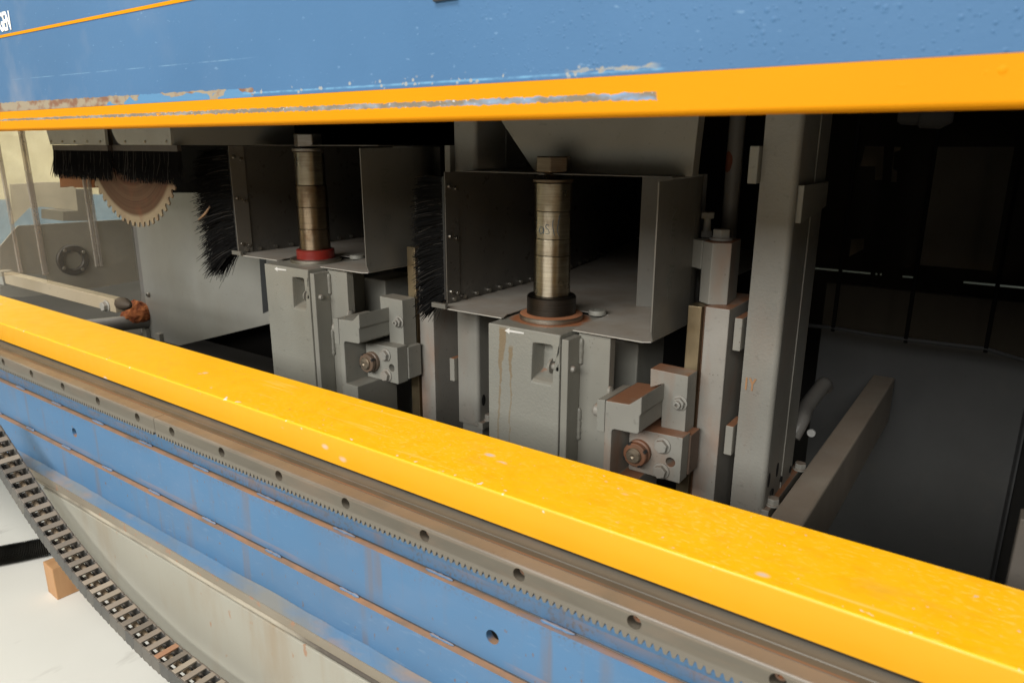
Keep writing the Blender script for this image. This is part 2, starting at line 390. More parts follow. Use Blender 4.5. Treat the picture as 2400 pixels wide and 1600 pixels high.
def m_bristle():
    g = G('black_bristle'); return g.done((.004, .004, .004), .7, 0, .12)
M['bristle'] = m_bristle(); M['bristle_dusty'] = paint('dusty_bristle', (.02, .0175, .0145), .8)

def m_clear(name, tint, clear, rough=.12, base=(.45, .42, .37, 1)):
    m = bpy.data.materials.new(name); m.use_nodes = True; t = m.node_tree; t.nodes.clear()
    o = t.nodes.new('ShaderNodeOutputMaterial'); mx = t.nodes.new('ShaderNodeMixShader')
    a = t.nodes.new('ShaderNodeBsdfTransparent'); a.inputs[0].default_value = (*tint, 1)
    p = t.nodes.new('ShaderNodeBsdfPrincipled'); p.inputs['Base Color'].default_value = base; p.inputs['Roughness'].default_value = rough
    n = t.nodes.new('ShaderNodeTexNoise'); n.inputs['Scale'].default_value = 14; n.inputs['Detail'].default_value = 4
    rr = t.nodes.new('ShaderNodeMapRange'); rr.inputs[1].default_value = .3; rr.inputs[2].default_value = .7; rr.inputs[3].default_value = (1-clear)*.6; rr.inputs[4].default_value = (1-clear)*1.4
    tc = t.nodes.new('ShaderNodeTexCoord'); t.links.new(tc.outputs['Object'], n.inputs['Vector']); t.links.new(n.outputs[0], rr.inputs[0]); t.links.new(rr.outputs[0], mx.inputs[0])
    t.links.new(a.outputs[0], mx.inputs[1]); t.links.new(p.outputs[0], mx.inputs[2]); t.links.new(mx.outputs[0], o.inputs[0])
    return m
M['clear'] = m_clear('clear_curtain_plastic', (.97, .95, .91), .84)
M['clear_rib'] = m_clear('clear_rib_plastic', (.97, .93, .9), .55, .25)
M['smoked'] = m_clear('smoked_curtain_plastic', (.80, .76, .70), .95, .12, (.035, .032, .028, 1))

# ------------------------------------------------------------------ shape kit
def tag(o, label=None, cat=None, group=None, kind=None):
    if label: o['label'] = label
    if cat: o['category'] = cat
    if group: o['group'] = group
    if kind: o['kind'] = kind
    return o
def thing(name, loc, label, cat, group=None):
    o = bpy.data.objects.new(name, None); COL.objects.link(o); o.location = loc; o.empty_display_size = .05
    return tag(o, label, cat, group)
def world_loc(o):
    v = Vector(o.location)
    p = o.parent
    while p is not None: v += Vector(p.location); p = p.parent
    return v
def obj(name, bm, mat, parent=None, bevel=0, smooth=False, seg=2):
    bmesh.ops.recalc_face_normals(bm, faces=bm.faces)
    me = bpy.data.meshes.new(name); bm.to_mesh(me); bm.free(); me.materials.append(mat)
    o = bpy.data.objects.new(name, me); COL.objects.link(o)
    if parent is not None:
        o.parent = parent; o.matrix_parent_inverse = Matrix.Translation(-ploc(parent))
    if smooth:
        for p in me.polygons: p.use_smooth = True
        me.set_sharp_from_angle(angle=R(38))
        wn = o.modifiers.new('weighted', 'WEIGHTED_NORMAL'); wn.keep_sharp = True; wn.weight = 80
    if bevel:
        md = o.modifiers.new('bevel', 'BEVEL'); md.width = bevel; md.segments = seg; md.limit_method = 'ANGLE'; md.angle_limit = R(35)
    return o
def ploc(p):
    # world position of a parent whose own mesh data is kept in world coordinates
    return Vector(p.location)
def B(): return bmesh.new()
def box(bm, x0, x1, y0, y1, z0, z1):
    v = [bm.verts.new(p) for p in ((x0, y0, z0), (x1, y0, z0), (x1, y1, z0), (x0, y1, z0), (x0, y0, z1), (x1, y0, z1), (x1, y1, z1), (x0, y1, z1))]
    for f in ((0, 1, 5, 4), (1, 2, 6, 5), (2, 3, 7, 6), (3, 0, 4, 7), (4, 5, 6, 7), (3, 2, 1, 0)): bm.faces.new([v[i] for i in f])
    return bm
def prism(bm, pts, vec, holes=()):
    vec = Vector(vec); loops = [list(map(Vector, pts))]+[list(map(Vector, h)) for h in holes]
    caps = []
    if not holes:
        a = [bm.verts.new(p) for p in loops[0]]; b = [bm.verts.new(p+vec) for p in loops[0]]
        bm.faces.new(a); bm.faces.new(b[::-1])
        for i in range(len(a)):
            j = (i+1) % len(a); bm.faces.new((a[i], a[j], b[j], b[i]))
        return bm
    A, Bv = [], []
    for d, store in ((Vector(), A), (vec, Bv)):
        es = []
        for lp in loops:
            vs = [bm.verts.new(p+d) for p in lp]; store.append(vs)
            for i in range(len(vs)): es.append(bm.edges.new((vs[i], vs[(i+1) % len(vs)])))
        bmesh.ops.triangle_fill(bm, use_beauty=True, use_dissolve=False, edges=es)
    for a, b in zip(A, Bv):
        for i in range(len(a)):
            j = (i+1) % len(a); bm.faces.new((a[i], a[j], b[j], b[i]))
    return bm
def ring_pts(c, r, n, u, v, ph=0): return [Vector(c)+Vector(u)*r*math.cos(ph+2*math.pi*i/n)+Vector(v)*r*math.sin(ph+2*math.pi*i/n) for i in range(n)]
UX, UY, UZ = Vector((1, 0, 0)), Vector((0, 1, 0)), Vector((0, 0, 1))
def basis(d):
    d = Vector(d).normalized(); u = d.cross(UZ if abs(d.z) < .9 else UX).normalized(); return u, d.cross(u).normalized(), d
def cyl(bm, p, q, r, n=24, r2=None, ph=0):
    p, q = Vector(p), Vector(q); u, v, d = basis(q-p); r2 = r if r2 is None else r2
    a = [bm.verts.new(x) for x in ring_pts(p, r, n, u, v, ph)]; b = [bm.verts.new(x) for x in ring_pts(q, r2, n, u, v, ph)]
    bm.faces.new(a); bm.faces.new(b[::-1])
    for i in range(n): bm.faces.new((a[i], a[(i+1) % n], b[(i+1) % n], b[i]))
    return bm
def lathe(bm, c, axis, prof, n=40, cap=True):
    c = Vector(c); u, v, d = basis(axis); rows = []
    for r, h in prof: rows.append([bm.verts.new(x) for x in ring_pts(c+d*h, max(r, 1e-5), n, u, v)])
    for a, b in zip(rows, rows[1:]):
        for i in range(n): bm.faces.new((a[i], a[(i+1) % n], b[(i+1) % n], b[i]))
    if cap: bm.faces.new(rows[0]); bm.faces.new(rows[-1][::-1])
    return bm
def tube(bm, path, r, n=10):
    path = [Vector(p) for p in path]; rows = []; u = None
    for i, p in enumerate(path):
        d = (path[min(i+1, len(path)-1)]-path[max(i-1, 0)]).normalized()
        if u is None: u = basis(d)[0]
        u = (u-d*u.dot(d)).normalized(); v = d.cross(u)
        rr = r[i] if isinstance(r, (list, tuple)) else r
        rows.append([bm.verts.new(x) for x in ring_pts(p, rr, n, u, v)])
    for a, b in zip(rows, rows[1:]):
        for i in range(n): bm.faces.new((a[i], a[(i+1) % n], b[(i+1) % n], b[i]))
    bm.faces.new(rows[0]); bm.faces.new(rows[-1][::-1])
    return bm
def slab(bm, pix, Y, depth, holes=(), ext=None):
    pts = [at(p, Y=Y) if not isinstance(p, Vector) else p for p in pix]
    return prism(bm, pts, (0, depth, 0), holes)
def V(x, y, z): return Vector((x, y, z))
def loft(bm, c, d, rows, n=36, ph=.3):
    # rows of (radius, height, hexagonal?) joined into one closed piece
    u, v, d = basis(d); rings = []
    for r, h, hx in rows:
        ring = []
        for i in range(n):
            a = 2*math.pi*i/n; q = r*(math.cos(math.pi/6)/math.cos((a % (math.pi/3))-math.pi/6) if hx else 1)
            ring.append(bm.verts.new(c+d*h+(u*math.cos(a+ph)+v*math.sin(a+ph))*q))
        rings.append(ring)
    for a, b in zip(rings, rings[1:]):
        for i in range(n): bm.faces.new((a[i], a[(i+1) % n], b[(i+1) % n], b[i]))
    bm.faces.new(rings[0]); bm.faces.new(rings[-1][::-1])
    return bm
def hexbolt(parent, c, d, r, h, mat, washer=True, name='bolt'):
    c = Vector(c); d = Vector(d).normalized(); bm = B(); hw = h*.25 if washer else 0
    rows = ([(r*1.22, 0, 0), (r*1.25, h*.05, 0), (r*1.25, hw*.9, 0), (r*1.15, hw, 0)] if washer else [(r*.9, 0, 0)])+[(r, hw+.0001, 1), (r, h*.9, 1), (r*.93, h, 1)]
    loft(bm, c, d, rows)
    return obj(name, bm, mat, parent, .0006)
def socket(parent, c, d, r, h, mat, name='screw'):
    bm = B(); lathe(bm, c, d, [(r, 0), (r, h*.7), (r*.85, h), (r*.5, h), (r*.45, h*.35)], 14)
    return obj(name, bm, mat, parent, smooth=True)
def smoothpath(pts, n):
    out = []; pts = [Vector(p) for p in pts]
    for i in range(len(pts)-1):
        p0, p1, p2, p3 = pts[max(i-1, 0)], pts[i], pts[i+1], pts[min(i+2, len(pts)-1)]
        for k in range(n):
            t = k/n
            out.append(.5*((2*p1)+(p2-p0)*t+(2*p0-5*p1+4*p2-p3)*t*t+(3*p1-p0-3*p2+p3)*t**3))
    out.append(pts[-1]); return out
def text(name, body, origin, xdir, ydir, size, mat, parent, xs=1., bold=0., depth=.0002, shear=0):
    cu = bpy.data.curves.new(name, 'FONT'); cu.body = body; cu.size = size; cu.extrude = depth; cu.offset = bold; cu.shear = shear
    cu.materials.append(mat)
    tmp = bpy.data.objects.new(name, cu); COL.objects.link(tmp); bpy.context.view_layer.update()
    me = bpy.data.meshes.new_from_object(tmp.evaluated_get(bpy.context.evaluated_depsgraph_get()))
    bpy.data.objects.remove(tmp); bpy.data.curves.remove(cu)
    if not me.materials: me.materials.append(mat)
    o = bpy.data.objects.new(name, me); COL.objects.link(o)
    x = Vector(xdir).normalized(); y = Vector(ydir).normalized(); z = x.cross(y)
    mw = Matrix(((x.x*xs, y.x, z.x, origin[0]), (x.y*xs, y.y, z.y, origin[1]), (x.z*xs, y.z, z.z, origin[2]), (0, 0, 0, 1)))
    o.parent = parent; o.matrix_parent_inverse = Matrix.Translation(-ploc(parent)); o.matrix_basis = mw
    return o
def bristles(bm, n, root, rnd=random):
    # root() gives (point, direction, length, droop); each bristle is a thin three-sided strand
    for _ in range(n):
        p, d, L, droop = root(); d = d.normalized(); rr = rnd.uniform(.00045, .00075)
        pts = [p]; q = Vector(p); dd = Vector(d)
        for k in range(4):
            dd = (dd+droop*.25+Vector((rnd.gauss(0, .035), rnd.gauss(0, .035), rnd.gauss(0, .035)))).normalized()
            q = q+dd*L/4; pts.append(q)
        tube(bm, pts, [rr, rr, rr, rr*.9, rr*.5], 3)
    return bm

def copy_tree(o, parent=None):
    c = o.copy(); COL.objects.link(c); c.parent = parent
    if parent is not None: c.matrix_parent_inverse = o.matrix_parent_inverse.copy()
    for ch in list(o.children): copy_tree(ch, c)
    return c

# ------------------------------------------------------------------ the setting
XL, XR = -1.78, .06
floor = obj('floor', box(B(), -6, 3, -4, 4.2, FLOOR-.05, FLOOR), M['floor']); tag(floor, 'white coated workshop floor under the machine', kind='structure')
bz = at(SJ(10, 645), X=-3.6).z
M['wall'] = m_wall(bz)
rw = obj('room_wall', box(B(), -3.75, -3.6, -4, 4.2, FLOOR, 2.6), M['wall']); tag(rw, 'cream and blue painted block wall seen past the left end of the machine', kind='structure')
rb = obj('room_wall', box(B(), -3.6, 3, 2.75, 2.9, FLOOR, 2.6), M['wall']); tag(rb, 'block wall behind the machine, seen through slits only', kind='structure')

# ------------------------------------------------------------------ upper hood
YP = .42
zB, zS = .0423, .0185
t = thing('hood_panel', (-.5, YP, zS), 'blue sheet metal hood with scraped yellow lower edge, across the top', 'machine hood')
bm = B()
prism(bm, [V(XL, YP, zB), V(XL, YP, .62), V(XL, YP+.014, .62), V(XL, YP+.014, zB)], (XR-XL, 0, 0))
obj('front_sheet', bm, M['blue_hood'], t)
bm = B(); rr = .0030
prof = [V(XL, YP, zB-.0002), V(XL, YP, zS+rr)]
prof += [V(XL, YP+rr-rr*math.cos(a), zS+rr-rr*math.sin(a)) for a in (R(20), R(45), R(70), R(90))]
prof += [V(XL, YP+.028, zS), V(XL, YP+.028, zS+.003), V(XL, YP+.010, zS+.003), V(XL, YP+.010, zB-.0002)]
prism(bm, prof, (XR-XL, 0, 0)); obj('edge_band', bm, M['yellow_band'], t, smooth=True)
a, b = at((0, 90), Y=YP), at((0, 83.5), Y=YP)
obj('pinstripe', box(B(), XL, -.6, YP-.0007, YP-.0001, a.z, b.z), M['yellow_band'], t)
text('lettering', 'GEN', V(-1.0965, YP-.0006, .1385), (1, 0, .0), (.0, 0, 1), .0300, M['white'], t, .56, .0007)
p = at((1040, 1), Y=YP-.003); obj('latch', box(B(), p.x-.011, p.x+.011, YP-.003, YP-.0002, p.z, p.z+.03), M['dark'], t, .001)

# added enclosure, largely unseen, that keeps the inside of the machine dark
t = thing('enclosure', (-.5, 1.9, .3), 'dark inside casing of the machine, partly added for shade, slit at the back', 'machine casing')
obj('shade_roof', box(B(), XL, XR, YP+.016, 1.95, .46, .475), M['interior'], t)  # unseen top added to keep light out
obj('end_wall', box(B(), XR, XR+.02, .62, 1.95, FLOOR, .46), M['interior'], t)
obj('added_dark_sheet', prism(B(), [V(-1.90, 1.02, -.75), V(-1.3, 1.02, -.75), V(-1.3, 1.9, -.75), V(-1.306, 1.9, -.75), V(-1.306, 1.026, -.75), V(-1.90, 1.026, -.75)], (0, 0, 1.2)), M['black_back'], t)  # dark sheet added to stand in for the shade behind the saw
holes = []
def backhole(*pp): holes.append([at(q, Y=1.9) for q in pp])
z0, z1 = at((2000, 640), Y=1.9).z, at((2000, 635), Y=1.9).z
def slit(xa, xb, za=z0, zb=z1): holes.append([V(xa, 1.9, za), V(xb, 1.9, za), V(xb, 1.9, zb), V(xa, 1.9, zb)])
slit(-.55, at((1952, 0), Y=1.9).x); slit(at((1960, 0), Y=1.9).x, at((1966, 0), Y=1.9).x); slit(at((1981, 0), Y=1.9).x, at((2128, 0), Y=1.9).x)
slit(at((2140, 0), Y=1.9).x, at((2146, 0), Y=1.9).x); slit(at((2152, 0), Y=1.9).x, at((2158, 0), Y=1.9).x)
slit(at((2211, 0), Y=1.9).x, at((2242, 0), Y=1.9).x); slit(at((2372, 0), Y=1.9).x, .05)
S3 = survey(1600, 0, 2.94)
backhole(S3(1255, 1008), S3(1387, 1010), S3(1375, 1240), S3(1322, 1240), S3(1326, 1148), S3(1222, 1146))
backhole(S3(1455, 1012), S3(1503, 1014), S3(1500, 1036), S3(1458, 1050), S3(1450, 1165), S3(1478, 1180), S3(1474, 1255), S3(1432, 1255))
backhole(SA(1160, 80), SA(1250, 78), SA(1247, 150), SA(1143, 203))
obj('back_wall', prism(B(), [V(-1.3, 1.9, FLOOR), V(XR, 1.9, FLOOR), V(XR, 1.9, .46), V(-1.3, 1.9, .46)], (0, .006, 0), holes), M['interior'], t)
obj('dimming_sheet', box(B(), -1.2, XR, 2.02, 2.03, -.283, .46), M['taupe'], t)  # sheet added to dim what shows through the back wall openings
p, q = at(S3(1752, 1012), Y=1.86), at(SA(2130, 300), Y=1.86)
obj('rear_cover', box(B(), p.x, q.x, 1.86, 1.875, q.z, p.z), paint('grey_rear_cover', (.26, .255, .25), .6), t)

# ------------------------------------------------------------------ lower yellow beam
ZT, ZBt = -.2820, -.3120
bm = B(); rr = .0024
prof = [V(XL, .44, ZBt), V(XL, .44, ZT-rr)]+[V(XL, .44+rr-rr*math.cos(a), ZT-rr+rr*math.sin(a)) for a in (R(22), R(45), R(68), R(90))]
prof += [V(XL, .532, ZT), V(XL, .532, ZT-.003), V(XL, .46, ZT-.004), V(XL, .455, ZBt)]
prism(bm, prof, (XR+.2-XL, 0, 0))
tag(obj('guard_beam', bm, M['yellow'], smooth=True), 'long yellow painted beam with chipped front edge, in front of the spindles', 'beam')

# ------------------------------------------------------------------ rail and rack
bm = prism(B(), [V(XL, y, z) for y, z in ((.4215, -.345), (.4215, -.3176), (.4300, -.3172), (.4304, -.3166), (.4400, -.3152), (.50, -.3148), (.50, -.345))], (XR+.2-XL, 0, 0))
tag(obj('guide_rail', bm, M['rail'], None, .0008), 'dull grey steel rail with rust line, directly below the yellow beam', 'rail')
ZH = at((994, 1255), Y=.407).z; XJ = at((360, 985), Y=.407).x
def rack(x0, x1, hx, label):
    pitch = .00628; n = int((x1-x0)/pitch); z_t, z_r, z_b = -.3200, -.3370, -.3415
    pts = [V(x0, .407, z_t), V(x0, .407, z_r)]
    for i in range(n):
        s = x0+pitch*(i+.1)
        pts += [V(s, .407, z_r), V(s+.0016, .407, z_b), V(s+.0038, .407, z_b), V(s+.0054, .407, z_r)]
    pts += [V(x1, .407, z_r), V(x1, .407, z_t)]
    hs = [ring_pts(V(h, .407, ZH), .0056, 20, UX, UZ) for h in hx if x0+.006 < h < x1-.006]
    bm = prism(B(), pts, (0, .0142, 0), hs)
    bmesh.ops.remove_doubles(bm, verts=bm.verts, dist=1e-6)
    o = obj('gear_rack', bm, M['rack'], None, .0005); tag(o, label, 'gear rack', 'steel gear racks in line')
    ra = .0023; pf = [(.4070, z_t+.0001), (.4070, -.3176-ra)]+[(.4070+ra-ra*math.cos(a), -.3176-ra+ra*math.sin(a)) for a in (R(18), R(36), R(54), R(72), R(90))]+[(.4212, -.3176), (.4212, z_t+.0001)]
    obj('rounded_top', prism(B(), [V(x0, y, z) for y, z in pf], (x1-x0, 0, 0)), M['rack_top'], o, smooth=True)
    for h in hx:
        if x0+.006 < h < x1-.006:
            bm = B(); lathe(bm, (h, .4205, ZH), (0, -1, 0), [(.0055, 0), (.0055, .0035), (.0048, .0042), (.0043, .0042), (.0043, .0062), (.0036, .0068), (.0022, .0068), (.0019, .0035)], 16)
            obj('socket_screw', bm, M['screw_rust'], o, smooth=True)
    return o
M['screw_rust'] = paint('rusty_screw', (.17, .10, .065), .5, 0, .3, .9, .3, 0, (.40, .15, .06))
xs_r = [-.382+.1*k for k in range(-6, 7)]
rack(XJ+.0004, .26, [x for x in xs_r if x > XJ+.02], 'toothed steel rack below the yellow beam, the near piece right of the joint')
xl0 = at((321, 975), Y=.407).x
rack(XL, XJ-.0004, [xl0-.1*k for k in range(0, 9)], 'toothed steel rack below the yellow beam, the far piece left of the joint')

# ------------------------------------------------------------------ machine bed
bed = thing('machine_bed', (-.5, .6, FLOOR), 'blue stepped machine bed with grey skirt, dusty orange along its steps', 'machine bed')
ZA, ZC = at((822, 1252), Y=.4235).z, at((827, 1390), Y=.4165).z
zl0 = at((800, 1478), Y=.4095).z; zl1 = at((800, 1523), Y=.393).z; zd = at((800, 1545), Y=.393).z; zd2 = at((800, 1556), Y=.393).z
obj('upper_plate', box(B(), XL, XR+.2, .4245, .47, ZA-.01, -.3455), M['blue_bed'], bed)
h1, h2 = at((1154, 1492), Y=.417), at((174.5, 1013), Y=.417)
hs = [ring_pts(h, r_, 24, UX, UZ) for h, r_ in ((h1, .0068), (h2, .0070))]
bm = prism(B(), [V(XL, .417, ZC-.004), V(XR+.2, .417, ZC-.004), V(XR+.2, .417, ZA), V(XL, .417, ZA)], (0, .0072, 0), hs); obj('middle_plate', bm, M['blue_bed'], bed)
obj('inner_plate', box(B(), XL, XR+.2, .50, .51, ZC, ZA-.0102), M['interior'], bed)
obj('lower_plate', box(B(), XL, XR+.2, .4095, .4165, zl0-.02, ZC), M['blue_bed'], bed)
# sloping ledge with an uneven upper border
bm = B(); nx = 90; top, bot = [], []
for i in range(nx+1):
    x = XL+(XR+.2-XL)*i/nx
    top.append(bm.verts.new((x, .4093, zl0+.004*(noise.noise(V(x*9, 0, 3)))+.0015*noise.noise(V(x*40, 2, 3)))))
    bot.append(bm.verts.new((x, .3935, zl1)))
for i in range(nx): bm.faces.new((top[i], top[i+1], bot[i+1], bot[i]))
obj('sloping_ledge', bm, M['ledge'], bed)
obj('trim_strip', box(B(), XL, XR+.2, .3932, .41, zd, zl1+.0002), M['trim'], bed)
bm = B(); tube(bm, [V(XL+(XR+.2-XL)*i/60, .394+.0006*noise.noise(V(i, 0, 0)), (zd+zd2)/2+.0006*noise.noise(V(i, 5, 0))) for i in range(61)], (zd-zd2)/2, 8)
obj('rubber_seam', bm, M['seam'], bed, smooth=True)
XE = at((128, 1290), Y=.39).x
zbot = at((535, 1600), Y=.39).z
obj('skirt_panel', box(B(), XE, XR+.2, .39, .4, zbot, zd2), M['skirt'], bed, .001)
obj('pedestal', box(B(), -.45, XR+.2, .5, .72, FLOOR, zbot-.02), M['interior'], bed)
obj('dark_fill_sheet', box(B(), -2.3, -.36, .54, 1.88, -.66, -.64), M['interior'], bed)  # dark sheet added so the space below the saw panel reads black
obj('floor_shade_slab', box(B(), -3.3, XE, .46, 1.8, -.53, -.50), M['interior'], bed)  # unseen slab added so the floor under it darkens
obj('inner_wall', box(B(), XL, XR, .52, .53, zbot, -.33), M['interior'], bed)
def welds(z, y, x0, step, half):
    bm = B(); tube(bm, [V(XL+i*(XR+.2-XL)/40, y+.0028, z+.0006) for i in range(41)], .0008, 6); obj('joint_line', bm, M['dark'], bed)
    x = x0
    while x < .2:
        bm = B(); n = 9; pts = [V(x-half+2*half*i/n, y+.0006, z+.0008+.0007*noise.noise(V(x*30+i*.9, 1, 0))) for i in range(n+1)]
        tube(bm, pts, [.0007]+[.0015+.0011*noise.noise(V(x*50+i*1.7, 0, 4)) for i in range(n-1)]+[.0006], 8)
        obj('weld_bead', bm, M['blue_weld'], bed, smooth=True); x += step
wa, wb = at((1025, 1345), Y=.4195), at((1303, 1472), Y=.4195); step = (wb-wa).x
welds(ZA, .4215, wa.x-step*10, step, .016)
wa, wb = at((634, 1293), Y=.412), at((1030, 1495), Y=.412); step2 = (wb-wa).x/2
welds(ZC, .4145, wa.x-step2*10, step2, .014)

# ------------------------------------------------------------------ cable carrier, hose, block
YN, YF = .342, .373
path = smoothpath([at(p, Y=YN) for p in ((-70, 985), (-25, 1056), (17, 1124), (77, 1217), (144.5, 1308), (216, 1395), (334, 1516), (422, 1591), (480, 1637), (560, 1696))], 40)
cc = thing('cable_carrier', path[len(path)//2], 'black plastic cable carrier chain hanging in a curve at lower left, dusty crossbars', 'cable carrier')
PITCH_L = .0192
def link_meshes():
    h, L, w = .0200, PITCH_L, YF-YN
    bm = B(); outl = []
    for x, z in ((-.5, -.0018), (-.36, 0), (.34, 0), (.52, -.0012), (.6, -h*.35), (.56, -h*.8), (.38, -h*1.03), (.1, -h*.93), (-.3, -h), (-.5, -h*.9), (-.43, -h*.5)): outl.append((x*L, z))
    prism(bm, [V(x, 0, z) for x, z in outl], (0, .0032, 0)); a = obj('link', bm, M['link'], None, .0006)
    e = obj('side_plate', prism(B(), [V(x, w-.0032, z) for x, z in outl], (0, .0032, 0)), M['link'], None, .0006)
    bm = B(); box(bm, -.20*L, .24*L, .0015, w-.0015, -.0022, .0004)
    b = obj('crossbar', bm, M['crossbar'], None, .0006)
    bm = B(); box(bm, -.28*L, .28*L, .0015, w-.0015, -h, -h+.0026)
    c = obj('crossbar', bm, M['link'], None, .0006)
    return a, b, c, e
M['crossbar'] = paint('dusty_crossbar', (.215, .19, .158), .6, .05, .5, .12, .32, vary=.7)
M['crossbar_red'] = paint('brown_crossbar', (.30, .15, .08), .6, .05, .2, .3, .25)
la, lb, lc, le = link_meshes()
lens = [0.]
for p, q in zip(path, path[1:]): lens.append(lens[-1]+(q-p).length)
def along(s):
    for i in range(len(lens)-1):
        if lens[i+1] >= s: return path[i].lerp(path[i+1], (s-lens[i])/(lens[i+1]-lens[i]))
    return path[-1]
s = PITCH_L*.6; k = 0
while s < lens[-1]-PITCH_L:
    p, q = along(s-PITCH_L*.5), along(s+PITCH_L*.5); c = (p+q)/2; ang = math.atan2(-(q-p).z, (q-p).x)
    if k == 0: a, b, d, e_ = la, lb, lc, le
    else:
        a, b, d, e_ = la.copy(), lb.copy(), lc.copy(), le.copy()
        for o in (a, b, d, e_): COL.objects.link(o)
    a.parent = cc; a.location = c-Vector(cc.location); a.rotation_euler = (0, ang, 0)
    b.parent = a; d.parent = a; e_.parent = a
    if k == 26:
        b.data = b.data.copy(); b.data.materials[0] = M['crossbar_red']
    s += PITCH_L; k += 1
nrm = lambda i: Vector((-(path[min(i+1, len(path)-1)]-path[max(0, i-1)]).z, 0, (path[min(i+1, len(path)-1)]-path[max(0, i-1)]).x)).normalized()
for off, dn, r, m in ((.0185, .0115, .0036, 'cable_tan'), (.0085, .0125, .0030, 'cable_grey'), (.026, .0135, .0022, 'cable_grey')):
    pts = [path[i]-nrm(i)*dn+V(0, off, 0) for i in range(0, len(path), 6)]
    obj('cable', tube(B(), pts, r, 10), M[m], cc, smooth=True)

bm = B(); hp = [at(p, Z=FLOOR+.027) for p in ((-90, 1318), (0, 1301), (60, 1289), (130, 1272), (190, 1240))]; hp = smoothpath(hp, 34)
tube(bm, hp, [.0265 if i % 2 else .0205 for i in range(len(hp))], 18)
M['hose'] = paint('black_corrugated_hose', (.032, .031, .027), .45, 0, .25, 0, .2)
tag(obj('corrugated_hose', bm, M['hose']), 'black corrugated hose lying on the white floor behind the cable carrier', 'hose')
c0 = at((135, 1406), Z=FLOOR); c1 = at((113.5, 1386), Z=FLOOR); c2 = at((190, 1384), Z=FLOOR)
e1 = (c1-c0); e2 = (c2-c0).normalized()*.19; e2 = Vector((-e1.y, e1.x, 0)).normalized()*.19*(1 if e2.dot(Vector((-e1.y, e1.x, 0))) > 0 else -1)
hgt = at((122.4, 1334.6), Y=c0.y).z-FLOOR
bm = prism(B(), [c0, c1, c1+e2, c0+e2], (0, 0, hgt))
tag(obj('wood_block', bm, M['wood'], None, .002), 'short sawn pine block standing on the white floor behind the cable carrier', 'wood block')

